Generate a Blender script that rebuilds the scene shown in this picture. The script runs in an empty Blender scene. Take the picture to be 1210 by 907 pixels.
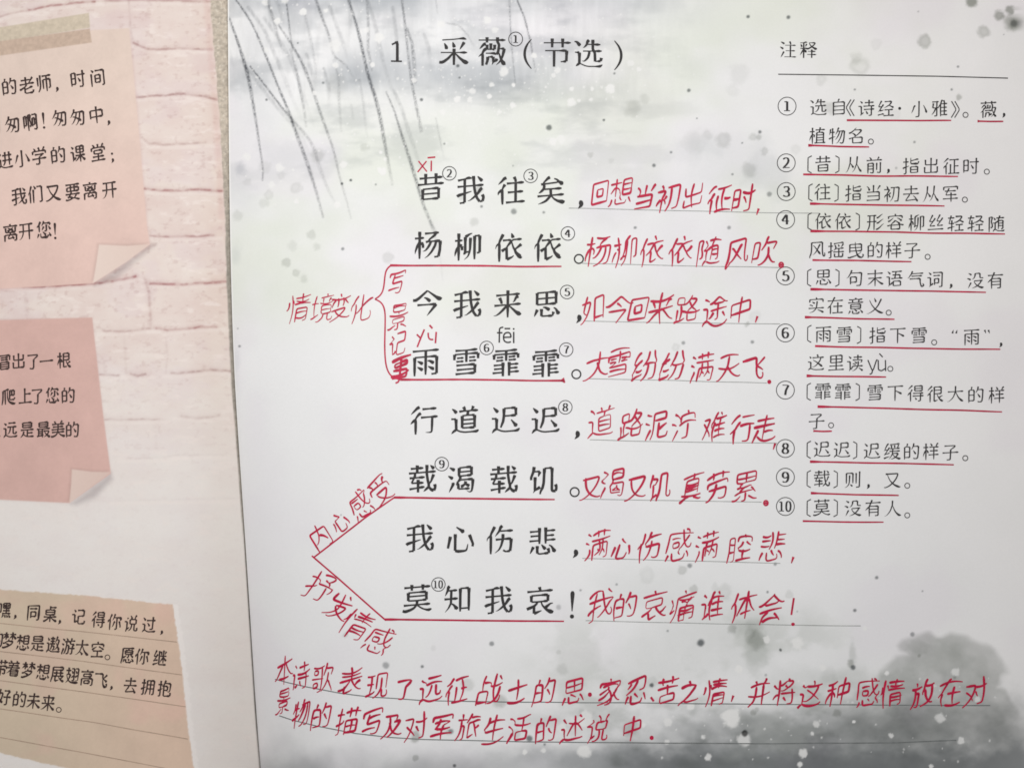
import bpy, math, random
import numpy as np

# ---------------------------------------------------------------- camera
# one unit is a centimetre; the middle of the picture is the world's origin
S = bpy.context.scene
S.unit_settings.scale_length = 0.01
FOC, TILT, DIST, PX0, PY0 = 1400.0, math.radians(5.8), 27.3, 605.0, 453.5
CT, ST = math.cos(TILT), math.sin(TILT)
EYE = np.array([0.0, -DIST*ST, DIST*CT])
cd = bpy.data.cameras.new('camera'); cam = bpy.data.objects.new('camera', cd)
S.collection.objects.link(cam); S.camera = cam
cam.location = EYE; cam.rotation_euler = (TILT, 0, 0)
cd.sensor_width = 36; cd.lens = 36*FOC/1210
cd.clip_start = 0.5; cd.clip_end = 2000
# ---------------------------------------------------------------- light: a soft lamp above the head of the page, dim room light
W = bpy.data.worlds.new('World'); S.world = W; W.use_nodes = True
bg = W.node_tree.nodes['Background']
bg.inputs[0].default_value = (0.97, 0.985, 1.0, 1); bg.inputs[1].default_value = 0.26
ld = bpy.data.lights.new('ceiling_lamp', 'AREA'); ld.shape = 'RECTANGLE'; ld.size = 24; ld.size_y = 18
ld.energy = 7900; ld.color = (1.0, 0.975, 0.952)
lamp = bpy.data.objects.new('ceiling_lamp', ld); S.collection.objects.link(lamp)
LP = np.array([-4.0, 7.5, 27.0]); lamp.location = LP
lamp.rotation_euler = (0, 0, 0)
S.view_settings.view_transform = 'Standard'; S.view_settings.look = 'None'
S.view_settings.exposure = 0; S.view_settings.gamma = 1
S.cycles.filter_width = 1.7
S.cycles.max_bounces = 4

rng = np.random.default_rng(7)

# ---------------------------------------------------------------- the shape of the open book
# layout measurements are in print points of this book (1 point = 0.0195 cm on the flat of the page)
GUT = np.array([(272,-1400),(269,-300),(269,0),(270,113),(271,225),(273,330),(276.5,440),(282.5,530),(290,640),(297.5,757),(302.5,840),(308,907),(316,1000),(345,1500)], float)
_gz_py = np.array([-1400, -60, 200, 450, 650, 830, 907, 1500], float)
_gz = np.array([.55, .55, .6, .85, 1.3, 1.95, 2.1, 2.2])
def ray(p):
    p = np.asarray(p, float)
    dx = (p[..., 0]-PX0)/FOC; dy = -(p[..., 1]-PY0)/FOC
    return np.stack([dx, dy*CT+ST, dy*ST-CT], -1)
def on_plane(p, z):
    d = ray(p); t = (z-EYE[2])/d[..., 2]
    return EYE+d*t[..., None]
_g = np.array([on_plane(GUT[i], np.array(-np.interp(GUT[i, 1], _gz_py, _gz))) for i in range(len(GUT))])
_o = np.argsort(_g[:, 1]); GY, GX, GA = _g[_o, 1], _g[_o, 0], -_g[_o, 2]
_yy = np.linspace(GY[0], GY[-1], 600)                      # smooth the fold line
_gx = np.interp(_yy, GY, GX); _ga = np.interp(_yy, GY, GA)
for _ in range(120):
    _gx[1:-1] = (_gx[:-2]+2*_gx[1:-1]+_gx[2:])/4; _ga[1:-1] = (_ga[:-2]+2*_ga[1:-1]+_ga[2:])/4
def fold(y): return np.interp(y, _yy, _gx)
def depth(y): return np.interp(y, _yy, _ga)
def height(x, y):
    s = x-fold(y); A = depth(y)
    r = -A*np.exp(-np.abs(s)/1.75)
    l = -A*np.exp(-np.abs(s)/1.5)
    return np.where(s >= 0, r, l)
def at(p, lift=0.0):
    """print points -> a point on the page"""
    p = np.asarray(p, float); d = ray(p); z = np.zeros(p.shape[:-1])
    for _ in range(14):
        t = (z-EYE[2])/d[..., 2]; q = EYE+d*t[..., None]
        z = .5*z+.5*height(q[..., 0], q[..., 1])
    q[..., 2] = height(q[..., 0], q[..., 1])+lift
    return q
def points(q):
    """a point on the page -> print points"""
    v = q-EYE; cx = v[..., 0]; cy = v[..., 1]*CT+v[..., 2]*ST; cz = v[..., 1]*ST-v[..., 2]*CT
    return np.stack([PX0+FOC*cx/cz, PY0-FOC*cy/cz], -1)

# ---------------------------------------------------------------- noise
def _hash(i, j, s):
    h = (i.astype(np.int64)*374761393+j.astype(np.int64)*668265263+s*974634577) & 0xffffffff
    h = ((h ^ (h >> 13))*1274126177) & 0xffffffff
    return ((h ^ (h >> 16)) & 0xffff)/65535.0
def noise(x, y, s=0):
    i, j = np.floor(x), np.floor(y); u, v = x-i, y-j
    u = u*u*(3-2*u); v = v*v*(3-2*v)
    a, b, c, d = _hash(i, j, s), _hash(i+1, j, s), _hash(i, j+1, s), _hash(i+1, j+1, s)
    return (a*(1-u)+b*u)*(1-v)+(c*(1-u)+d*u)*v
def fbm(x, y, s=0, o=4):
    r = 0; k = .5; n = 0
    for m in range(o):
        r = r+k*noise(x*2**m, y*2**m, s+m*17); n += k; k *= .55
    return r/n
def sstep(a, b, x):
    t = np.clip((x-a)/(b-a), 0, 1); return t*t*(3-2*t)
def lin(r, g, b):
    c = np.array([r, g, b], float)/255
    return np.where(c <= .04045, c/12.92, ((c+.055)/1.055)**2.4)

# ---------------------------------------------------------------- materials
def material(name, col, rough=.6, attr=False, grain=.05, grain_scale=6.0, bump=.0, spec=.35):
    m = bpy.data.materials.new(name); m.use_nodes = True
    n, l = m.node_tree.nodes, m.node_tree.links; b = n['Principled BSDF']
    b.inputs['Roughness'].default_value = rough; b.inputs['Specular IOR Level'].default_value = spec
    tc = n.new('ShaderNodeTexCoord'); nz = n.new('ShaderNodeTexNoise')
    nz.inputs['Scale'].default_value = grain_scale; nz.inputs['Detail'].default_value = 6; nz.inputs['Roughness'].default_value = .65
    l.new(tc.outputs['Object'], nz.inputs['Vector'])
    mr = n.new('ShaderNodeMapRange'); mr.inputs['From Min'].default_value = .25; mr.inputs['From Max'].default_value = .75
    mr.inputs['To Min'].default_value = 1-grain; mr.inputs['To Max'].default_value = 1+grain
    l.new(nz.outputs['Fac'], mr.inputs['Value'])
    mx = n.new('ShaderNodeMix'); mx.data_type = 'RGBA'; mx.blend_type = 'MULTIPLY'; mx.inputs['Factor'].default_value = 1
    if attr:
        a = n.new('ShaderNodeVertexColor'); a.layer_name = 'print'; l.new(a.outputs['Color'], mx.inputs['A'])
    else:
        mx.inputs['A'].default_value = (*col, 1)
    l.new(mr.outputs['Result'], mx.inputs['B']); l.new(mx.outputs['Result'], b.inputs['Base Color'])
    if bump:
        bp = n.new('ShaderNodeBump'); bp.inputs['Strength'].default_value = bump; bp.inputs['Distance'].default_value = .01
        n2 = n.new('ShaderNodeTexNoise'); n2.inputs['Scale'].default_value = 9; n2.inputs['Detail'].default_value = 5
        l.new(tc.outputs['Object'], n2.inputs['Vector']); l.new(n2.outputs['Fac'], bp.inputs['Height']); l.new(bp.outputs['Normal'], b.inputs['Normal'])
    return m
M_PAPER = material('printed_paper', (1, 1, 1), .62, True, .018, 22, .12)
M_EDGE = material('page_edges', (.72, .70, .66), .8, False, .12, 3)
M_COVER = material('cover_card', (.35, .42, .38), .5, False, .05, 2)
M_TABLE = material('table_laminate', (.52, .47, .41), .5, False, .15, .25)
M_INK = material('printing_ink', (.034, .032, .033), .6, False, .25, 12, spec=.2)
M_WARM = material('brown_printing_ink', (.045, .026, .024), .6, False, .3, 12, spec=.2)
M_RED = material('red_pen_ink', (.47, .007, .050), .5, False, .28, 7, spec=.25)
M_REDLINE = material('red_underline_ink', (.44, .009, .050), .5, False, .3, 4, spec=.25)
M_PINYIN = material('red_printing_ink', (.46, .012, .050), .6, False, .1, 8, spec=.2)
M_RULE = material('grey_rule_ink', (.34, .35, .34), .6, False, .3, 5, spec=.2)
M_RULE_DARK = material('dark_rule_ink', (.17, .18, .18), .6, False, .4, 3, spec=.2)
M_RULE_BROWN = material('brown_rule_ink', (.40, .29, .22), .6, False, .25, 5, spec=.2)

# ---------------------------------------------------------------- objects
def put(name, mesh, mat, parent=None, label=None):
    o = bpy.data.objects.new(name, mesh); S.collection.objects.link(o)
    mesh.materials.append(mat); o.parent = parent
    if label: o['label'] = label
    return o
def mesh_of(name, V, F, col=None, smooth=True):
    V = np.asarray(V, np.float32); F = np.asarray(F, np.int32)
    m = bpy.data.meshes.new(name)
    m.vertices.add(len(V)); m.vertices.foreach_set('co', V.ravel())
    m.loops.add(F.size); m.loops.foreach_set('vertex_index', F.ravel())
    m.polygons.add(len(F)); m.polygons.foreach_set('loop_start', np.arange(0, F.size, F.shape[1], dtype=np.int32))
    if smooth: m.polygons.foreach_set('use_smooth', np.ones(len(F), bool))
    m.update(calc_edges=True); m.validate()
    if col is not None:
        a = m.color_attributes.new('print', 'FLOAT_COLOR', 'POINT')
        a.data.foreach_set('color', np.c_[col, np.ones(len(col))].astype(np.float32).ravel())
    return m
def slab(name, x0, x1, y0, y1, z0, z1, mat, parent):
    V = [(x, y, z) for z in (z0, z1) for y in (y0, y1) for x in (x0, x1)]
    F = [(0, 2, 3, 1), (4, 5, 7, 6), (0, 1, 5, 4), (2, 6, 7, 3), (0, 4, 6, 2), (1, 3, 7, 5)]
    o = put(name, mesh_of(name, V, F, smooth=False), mat, parent)
    b = o.modifiers.new('edge', 'BEVEL'); b.width = .05; b.segments = 2
    return o

# ================================================================= lettering
# every character as the centre lines of its brush strokes (88 steps to the em):
# 3 * start + end of the stroke (0 corner, 1 free, 2 meets another), then x, y, x, y ...
GLYPHS = {
'0': [[6,16,72,21,75,24,75,35,72], [0,35,72,40,56,41,45,37,21], [0,25,14,37,21], [6,16,72,12,67,10,58,9,38,10,31,12,23,16,18,25,14]],
'1': [[4,8,16,26,17,43,16], [2,26,72,26,17], [3,10,70,26,72]],
'2': [[2,38,64,35,50,32,43,23,31,15,23,12,17], [3,6,67,17,74,23,75,28,74,32,72,38,64], [4,4,14,12,17,18,16,44,16]],
'3': [[6,27,46,35,40,40,33], [0,40,33,36,18], [3,4,22,13,17,23,15,36,18], [2,38,67,36,56,34,52,27,46], [0,29,75,38,67], [3,7,69,17,74,29,75], [5,16,46,27,46]],
'4': [[1,33,72,34,14], [2,33,72,27,69,9,40,7,35], [7,7,34,46,34]],
'5': [[1,14,73,40,74], [0,14,73,11,49], [0,11,49,27,51,32,49,36,46,39,41,40,36,40,31,36,19], [3,4,22,17,15,25,15,36,19]],
'6': [[3,42,71,29,75,20,72,14,67,12,63,9,50,11,44,9,38,10,34,12,25,15,20,22,14], [0,36,48,41,37,41,29,39,24,35,18,31,16,22,14], [6,11,44,26,49,36,48]],
'7': [[5,5,74,39,73], [7,39,73,38,68,30,53,25,42,21,14]],
'8': [[8,19,47,11,38,8,30,10,21,19,15,27,15,32,16,37,19,39,23,41,28,39,35,37,38,30,44], [8,19,47,30,44], [2,10,65,12,56,19,47], [0,19,75,10,65], [0,19,75,28,75,36,71,40,58], [2,40,58,30,44]],
'9': [[1,33,73,38,63,40,55,40,40,36,25,29,17,24,15,17,15,7,19], [0,33,73,22,75,17,74,13,71,9,66,8,56,11,44], [2,11,44,20,40,25,41,40,48]],
'f': [[4,31,81,19,79,16,76,14,72,13,14], [4,3,57,27,57]],
'i': [[4,12,61,12,12]],
'x': [[4,3,61,9,57,36,17,44,12], [4,40,60,35,57,26,41,18,34,8,16,1,13]],
'y': [[5,5,59,21,20,24,16], [3,12,0,21,3], [3,44,61,40,57,28,20,24,16,21,3]],
'ù': [[4,41,59,42,13], [2,24,14,41,24], [0,12,19,24,14], [3,11,59,12,19], [4,16,86,30,71]],
'ē': [[6,9,37,42,38], [0,38,54,42,38], [6,9,37,9,42,11,49,15,54,19,57,26,58,31,58,38,54], [7,9,37,10,27,13,21,17,18,24,15,32,15,41,18], [4,13,75,38,75]],
'ī': [[4,0,75,25,75], [4,12,60,12,14]],
'一': [[4,4,47,84,47]],
'上': [[7,41,55,77,55], [5,41,84,41,13], [4,5,13,83,13]],
'下': [[7,42,76,42,7], [4,5,77,82,77], [7,42,55,49,54,75,39]],
'丝': [[7,52,31,80,32], [5,78,68,70,56,66,52,64,47,54,36,52,31], [8,50,53,66,52], [5,65,84,51,58,50,53], [5,41,68,33,55,29,52,27,47,17,35,16,31], [8,13,53,29,52], [5,29,84,15,57,13,53], [7,16,30,41,31], [4,5,14,82,14]],
'中': [[4,44,86,44,7], [6,12,38,76,38], [0,75,67,76,38], [0,12,68,75,67], [1,12,68,12,30]],
'义': [[4,16,76,27,53,44,31,57,21,65,16,77,11,85,12], [4,74,79,59,49,48,35,37,25,26,18,9,10,2,12], [4,40,85,48,65]],
'之': [[5,9,66,46,66,69,65], [5,40,85,47,75,46,66], [7,69,65,65,57,46,38,24,21,19,21,16,19,7,11], [7,24,21,30,16,42,12,72,12,79,12,84,16]],
'了': [[6,69,75,65,68,45,54], [0,45,54,44,12], [3,21,12,29,9,39,9,44,12], [5,9,76,67,76,69,75]],
'事': [[4,5,34,83,34], [3,29,8,39,8,43,10], [3,44,86,43,10], [3,13,22,71,22], [0,71,44,71,22], [3,13,45,71,44], [4,6,77,81,77], [6,44,67,70,67], [0,70,67,70,56], [0,18,56,70,56], [0,18,66,18,56], [2,18,66,44,67]],
'人': [[7,43,59,47,55,53,39,61,26,74,14,79,12,87,12], [4,44,85,43,59,40,55,38,47,32,33,21,19,10,11,5,11]],
'今': [[3,2,55,10,54,20,60,44,80], [1,44,80,69,60,78,54,87,55], [4,34,60,40,59,53,48], [1,70,39,43,7], [3,15,40,70,39]],
'从': [[7,57,46,61,42,69,24,81,8], [4,60,85,57,46,54,42,48,24,43,16,36,9], [7,25,52,30,49,42,30], [4,27,84,25,52,23,47,19,32,11,14,9,11,3,10]],
'们': [[4,25,84,22,82,17,67,14,56,9,53,7,49,7,42], [7,14,56,16,51,16,6], [4,33,68,33,6], [4,36,85,46,69], [3,51,80,77,80], [0,77,80,78,10], [3,64,9,78,10]],
'会': [[8,22,61,27,56,60,56,67,62], [7,45,79,67,62,79,56,84,58], [7,36,38,34,32,23,19,20,13,16,11,14,7], [4,9,39,80,39], [4,49,85,45,79,22,61,10,55,4,57], [8,20,13,31,13,59,15,68,17], [4,55,31,63,25,68,17,72,15,76,8]],
'伤': [[7,16,59,17,54,17,6], [4,28,85,18,66,16,59,11,56,8,53,6,50,6,44], [7,41,71,81,70], [4,50,86,45,82,41,71,29,56], [3,31,47,76,47], [0,76,47,75,24,73,11], [3,53,15,60,10,73,11], [4,52,62,52,47,47,28,41,17,29,8]],
'体': [[4,54,85,54,7], [4,37,25,71,25], [7,54,63,49,59,38,38,26,23], [3,27,66,49,66,54,63], [1,54,63,60,66,83,66], [7,54,63,60,59,71,37,82,23], [7,16,59,17,54,17,6], [4,25,85,18,67,16,59,11,56,7,51,7,45]],
'你': [[6,57,66,57,10], [3,46,9,57,10], [7,39,67,79,66,80,65,80,63,78,51], [7,16,59,17,54,17,6], [3,26,84,18,67,16,59,7,54], [1,7,54,4,43], [4,45,85,39,67,31,52], [4,46,48,42,44,34,24,29,20], [4,71,49,79,25,78,18]],
'依': [[7,16,58,17,53,17,6], [4,28,85,18,66,16,58,11,56,8,52,6,44], [7,52,63,58,43,62,38,65,29,77,16,80,13,84,14], [6,52,63,40,49,38,44], [3,24,36,33,42,38,44], [6,38,44,39,11], [1,39,11,55,17,59,21], [5,81,52,62,38], [1,52,63,57,67,82,67], [3,27,67,47,67,52,63], [4,52,86,57,72]],
'内': [[1,76,68,76,12,75,10,71,9,59,10], [0,12,68,76,68], [1,12,68,12,6], [4,44,86,44,68,42,50,33,36,24,29,18,28], [7,42,50,47,48,53,43,68,27]],
'冒': [[8,20,35,68,35], [8,20,24,68,24], [4,23,58,65,58], [1,74,79,74,54], [0,14,80,74,79], [1,14,80,13,53], [4,23,69,65,69], [2,20,46,20,35], [0,20,46,68,46], [0,68,46,68,13], [0,20,12,68,13], [6,20,35,20,12]],
'写': [[3,30,73,23,45], [0,23,45,69,44], [0,69,44,67,26,62,10], [3,40,14,47,10,62,10], [7,28,61,70,60], [4,9,28,57,28], [1,78,79,78,65], [0,11,79,78,79], [1,11,79,10,65]],
'军': [[4,47,52,47,7], [7,22,41,74,41], [5,37,73,23,46,22,41], [4,7,23,81,23], [4,16,60,71,60], [1,78,80,78,65], [0,11,80,78,80], [1,11,80,10,65]],
'出': [[3,75,42,75,14], [0,13,14,75,14], [3,13,42,13,14], [5,44,85,44,14], [3,72,77,71,51], [0,17,52,71,51], [3,16,77,17,52]],
'则': [[4,60,78,60,27], [3,60,9,76,10], [3,77,85,76,10], [4,28,69,27,39,25,27,20,19,15,14,9,10,4,11], [1,12,79,12,29], [0,12,79,44,78], [1,44,78,44,29], [4,31,24,42,15]],
'初': [[3,5,68,30,68], [1,30,68,29,62,22,51,20,44,21,7], [8,20,44,28,42], [7,20,44,14,41,8,35,6,28], [7,54,75,52,47,49,33,45,22,34,8], [3,56,9,73,10], [0,78,76,76,35,73,10], [3,37,76,78,76], [7,28,42,33,34,34,29], [5,37,52,28,42], [4,17,85,22,77,22,71]],
'前': [[8,13,42,38,42], [5,19,85,23,83,28,76,28,70], [4,6,70,82,70], [5,67,85,61,76,60,70], [8,13,28,38,28], [1,13,55,13,7], [0,13,55,39,56], [0,39,56,39,9], [3,24,12,30,9,39,9], [4,56,57,56,22], [3,74,59,74,10], [3,58,12,63,9,68,9,74,10]],
'劳': [[4,6,75,83,75], [4,60,86,60,66], [4,28,86,28,66], [3,13,39,71,38], [0,71,38,70,20,67,10], [3,45,14,52,10,67,10], [4,41,51,37,31,32,22,28,18,17,12,10,10,4,12], [1,77,58,77,47], [0,11,58,77,58], [1,11,58,10,46]],
'匆': [[7,57,68,53,46,46,27,39,16,34,11,28,10], [3,52,10,68,9], [0,76,68,75,39,72,15,68,9], [6,23,69,76,68], [7,38,68,35,55,28,38,18,24,12,18,6,17], [4,16,49,23,50,37,43,62,27], [4,27,85,23,69,19,66,8,50,2,48]],
'化': [[3,77,33,81,27,81,23,79,12], [0,51,11,58,10,70,10,79,12], [3,49,84,49,22,51,11], [4,82,70,77,68,62,52,43,37,35,33,26,33], [4,30,85,22,69,20,61,13,57,9,51,8,44], [7,20,61,21,55,21,7]],
'去': [[4,12,69,76,69], [5,44,86,44,46], [8,36,46,35,39,20,19,18,14], [4,5,46,83,46], [8,18,14,62,17,69,18], [4,54,36,59,33,67,24,69,18,74,12,74,6]],
'又': [[7,19,77,21,68,27,54,32,45,44,31,55,22,64,17,78,11,85,13], [4,10,77,68,77,70,76,70,73,66,61,61,51,51,38,44,31,30,20,20,15,9,11,3,13]],
'及': [[7,27,78,28,58,26,53,23,39,18,26,7,10], [7,28,58,32,54,43,35,55,23,72,13,78,11,84,12], [1,76,56,70,41,61,29,55,23,39,13,27,10], [6,54,58,76,56], [2,57,78,54,58], [3,9,79,57,78], [7,54,58,48,54]],
'发': [[1,17,63,81,63], [3,23,83,18,69,17,63], [4,44,86,34,46,20,28,6,16], [7,34,46,41,33,52,22,68,13,78,10,85,11], [6,34,46,41,48,69,48], [1,69,48,67,41,62,32,52,22,42,15,31,10,26,9,21,12], [4,62,84,71,73]],
'受': [[7,24,42,25,37,29,32,44,20,57,14,72,10,77,10,83,12], [3,3,12,11,10,38,17,52,25,63,37,65,42], [6,24,42,65,42], [1,78,58,79,44], [0,10,58,64,59,78,58], [1,10,58,9,44], [5,76,74,71,73,68,70,65,64,64,59], [5,14,74,19,71,22,65,21,59], [4,9,77,38,79,69,83,78,81], [4,41,76,44,66,43,61]],
'变': [[5,42,86,46,75], [7,23,39,25,34,30,28,37,23,51,16,77,9,84,12], [3,12,39,66,39], [3,7,8,29,13,44,19,58,28,64,34,66,39], [7,54,74,54,46], [4,7,75,34,74,46,75,54,74,81,75], [7,34,74,34,46], [4,26,67,21,64,11,49], [4,61,65,66,64,77,51]],
'句': [[4,30,85,26,79,24,71,11,51,3,47], [6,24,71,77,70], [0,77,70,75,33,73,15,70,9], [3,52,9,70,9], [6,24,26,52,26], [0,51,51,52,26], [0,23,52,51,51], [1,23,52,23,17]],
'同': [[6,30,26,58,26], [0,58,48,58,26], [0,29,49,58,48], [1,29,49,29,18], [4,22,64,66,64], [3,63,8,76,10], [0,11,78,75,79,77,79,77,77,76,10], [1,11,78,11,6]],
'名': [[6,25,38,26,13], [0,26,13,71,13], [0,72,39,71,13], [3,7,34,35,41,40,39,72,39], [2,68,75,66,69,62,64,46,50,40,48,35,41], [6,34,76,68,75], [5,22,59,29,59,40,48], [4,6,62,13,62,20,66,30,74,34,76,37,83,44,85]],
'吹': [[6,46,68,81,67], [1,81,67,73,48], [4,51,86,47,79,46,68,36,49], [7,57,37,61,33,65,25,71,17,78,11,85,11], [4,57,57,57,37,52,27,48,21,41,14,34,10,29,10], [6,9,31,27,31], [0,27,75,27,31], [0,9,75,27,75], [1,9,75,9,21]],
'哀': [[6,27,31,27,10], [1,27,10,49,17], [5,6,24,27,31,35,38,37,43], [4,7,74,81,74], [5,42,86,45,75], [7,47,43,51,32,61,21,67,16,75,12,79,11,84,13], [7,59,24,75,36,82,36], [6,37,43,67,44], [0,67,62,67,44], [0,19,62,67,62], [0,19,62,19,44], [2,19,44,37,43]],
'啊': [[1,10,76,9,21], [0,10,76,22,76], [0,22,76,22,33], [6,10,32,22,33], [6,56,32,67,32], [0,67,63,67,32], [0,55,63,67,63], [1,55,63,55,24], [3,62,13,68,10,71,9,77,11], [0,77,79,77,11], [3,53,79,77,79], [1,33,80,33,6], [0,33,80,46,80], [0,46,80,41,57,46,44,48,29], [3,40,26,48,29]],
'嘿': [[8,57,79,57,29], [4,37,42,79,42], [4,33,28,83,28], [6,10,35,25,35], [0,25,76,25,35], [0,10,76,25,76], [1,10,76,9,25], [4,50,21,53,7], [4,61,22,67,8], [4,41,22,32,7], [4,47,72,49,62,48,58], [4,70,72,64,59], [4,72,23,82,7], [6,57,79,77,78], [0,77,78,77,54], [0,39,54,77,54], [0,39,78,39,54], [2,39,78,57,79]],
'回': [[6,30,59,30,34], [0,30,34,57,34], [0,57,59,57,34], [6,30,59,57,59], [2,77,79,77,14], [0,11,79,77,79], [0,11,79,11,14], [2,11,14,77,14]],
'在': [[1,19,44,14,42,5,34], [3,42,86,37,82,29,63,21,50,19,44], [7,19,44,20,39,20,7], [4,34,42,79,42], [5,56,61,56,11], [4,6,70,82,70], [4,30,11,82,11]],
'堂': [[4,14,28,75,28], [8,44,41,44,11], [4,6,11,81,11], [5,44,86,44,70], [5,14,84,20,82,23,76,24,70], [1,10,69,9,54], [0,10,69,44,70,78,69], [1,78,69,79,54], [5,75,84,69,82,65,76,64,70], [6,44,41,65,42], [0,65,57,65,42], [0,23,57,65,57], [0,23,57,23,42], [2,23,42,44,41]],
'境': [[4,6,21,14,24,18,27,30,30], [5,17,84,18,27], [4,5,62,28,62], [6,49,30,47,17], [3,25,11,33,9,47,17], [6,49,30,74,31], [6,73,41,74,31], [2,40,32,49,30], [6,40,41,40,32], [2,74,51,73,41], [0,39,51,74,51], [2,39,51,40,41], [8,40,41,73,41], [4,35,77,78,77], [5,56,86,57,78], [6,63,30,63,16,65,9], [0,65,9,80,10], [3,81,19,80,10], [4,33,61,80,61], [5,71,72,67,68,65,61], [5,46,73,46,61]],
'士': [[4,5,55,83,55], [5,44,85,44,14], [4,10,14,78,14]],
'大': [[7,43,56,47,50,55,34,60,26,74,13,78,11,83,11], [4,44,85,43,56,35,35,30,27,22,19,11,11,3,11], [4,6,58,37,58,43,56,48,58,82,58]],
'天': [[7,43,76,43,47,36,31,27,21,17,14,10,11,3,12], [4,6,49,37,49,43,47,48,49,81,49], [7,43,47,54,29,61,22,68,16,76,12,79,10,86,12], [4,9,76,78,76]],
'太': [[7,43,58,47,53,52,41,61,26,75,13,79,11,87,11], [4,6,60,38,60,43,58,49,60,82,60], [7,31,26,36,24,50,10], [4,44,85,43,58,38,43,31,26,17,14,10,11,5,11]],
'好': [[3,42,77,75,77], [0,75,77,73,72,63,60,61,55,61,10], [3,47,8,61,10], [4,39,46,84,46], [1,10,40,29,24,36,16], [3,19,86,10,40], [4,4,66,31,66,33,65,34,61,29,40,24,28,15,16,8,11,2,11]],
'如': [[2,13,39,28,28], [3,22,86,13,39], [4,5,66,35,66,38,65,38,64,35,44,28,26,17,15,11,10,5,10], [1,78,74,78,10], [0,50,74,78,74], [1,50,74,50,9], [8,50,18,78,18]],
'子': [[5,14,77,64,77,67,76], [6,67,76,64,71,45,58], [0,45,58,43,10], [3,26,9,43,10], [4,5,44,83,44]],
'学': [[4,6,34,82,34], [6,44,34,44,15,42,10], [3,24,12,31,9,42,10], [2,45,42,44,34], [6,60,53,57,48,45,42], [1,78,69,79,55], [0,10,69,23,69,78,69], [1,10,69,10,55], [5,76,83,72,83,69,80,66,75,64,69], [4,21,54,60,53,70,54], [5,16,84,23,75,23,69], [5,41,86,46,76,45,69]],
'实': [[4,6,32,82,32], [4,48,65,45,38,40,26,29,16,22,13,9,10], [1,76,74,77,60], [0,12,74,46,74,76,74], [1,12,74,11,60], [5,42,85,46,74], [4,11,47,17,48,27,42], [4,50,24,66,17,80,9], [4,23,63,36,55]],
'家': [[4,19,62,42,60,47,61,69,61], [8,42,60,38,54], [4,8,12,38,26,44,30,53,38,58,40,61,44,72,52], [7,58,40,62,31,68,23,79,14,86,14], [6,38,54,47,40,50,24,48,13], [3,32,9,41,9,48,13], [5,9,28,28,35,43,44], [5,10,43,38,54], [1,77,75,78,62], [0,11,75,39,75,44,76,49,75,77,75], [1,11,75,10,61], [5,42,85,44,76]],
'容': [[2,44,54,63,39,65,34], [2,44,54,25,38,23,33], [4,4,31,9,29,17,33,23,33,28,32,60,32,71,34,78,31,85,32], [6,23,33,23,12], [0,23,12,65,12], [6,65,34,65,12], [1,76,75,77,64], [0,10,75,45,76,76,75], [1,10,75,10,63], [5,42,86,45,76], [4,7,51,15,52,34,67], [4,52,65,58,64,76,51]],
'对': [[4,43,62,84,62], [3,56,9,70,10], [3,71,86,70,10], [4,11,54,33,31,40,20], [1,37,71,34,55,28,37,20,22,8,9], [3,7,72,37,71], [4,47,48,56,30]],
'将': [[4,24,86,24,7], [2,17,60,23,60], [3,6,73,17,60], [5,29,68,37,68,50,76,55,78], [6,55,78,75,77], [3,31,51,38,49,51,54,55,58,60,59,64,61,73,69,75,72,75,77], [5,59,86,55,78], [4,31,41,83,41], [3,70,53,69,10], [3,55,9,69,10], [7,23,40,17,38,5,28], [5,44,67,50,65,55,58], [4,41,32,51,18]],
'小': [[4,44,85,44,14,43,11,41,10,27,9], [4,26,64,20,60,15,44,7,27], [4,66,64,77,41,82,25]],
'展': [[4,20,35,83,35], [5,62,60,62,35], [3,38,60,38,40,32,30,32,10], [1,32,10,54,16], [4,22,50,79,50], [7,51,35,54,27,58,22,62,20,65,16,78,10,86,11], [7,62,20,72,27,78,29], [6,16,65,75,65], [0,75,79,75,65], [0,16,79,75,79], [1,16,79,15,37,12,24,8,11,9,5]],
'师': [[1,40,62,40,19], [0,40,62,77,62], [0,77,62,77,23], [3,68,21,77,23], [7,58,79,58,6], [4,35,79,83,79], [4,11,76,11,35], [4,25,86,25,37,21,20,12,8]],
'带': [[4,66,85,66,62], [4,5,73,83,73], [7,44,53,44,7], [3,55,19,60,17,69,16], [0,69,38,69,16], [0,20,39,69,38], [1,20,39,20,15], [4,44,85,44,63], [4,22,85,22,62], [1,77,54,78,40], [0,10,54,77,54], [1,10,54,10,40]],
'并': [[4,26,83,33,71], [4,63,85,54,71], [4,12,66,77,67], [4,5,40,83,41], [7,32,66,31,40,26,20,11,5], [7,57,67,57,4]],
'开': [[7,29,77,29,52,27,33,20,18,11,10,5,10], [4,5,46,83,46], [7,60,77,60,6], [4,9,78,80,78]],
'当': [[5,15,33,72,33], [3,11,13,73,13], [0,72,52,73,13], [3,12,52,72,52], [5,44,86,44,53], [4,11,81,16,78,21,71,23,65,23,59], [4,78,81,73,79,63,61]],
'形': [[7,39,78,39,7], [4,4,49,51,49], [7,18,78,17,34,13,18,8,10,8,3], [4,6,78,50,78], [4,51,66,58,67,75,81,81,83], [4,51,41,58,41,79,57,84,59], [4,48,11,53,10,64,17,70,22,80,33,87,35]],
'往': [[1,18,49,12,46,7,42,6,35], [3,26,65,20,56,18,49], [7,18,49,19,7], [8,57,66,57,12], [4,34,41,79,41], [4,31,67,81,67], [4,29,12,84,12], [4,30,84,23,82,17,75,6,66], [4,52,85,57,75,56,70]],
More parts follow.
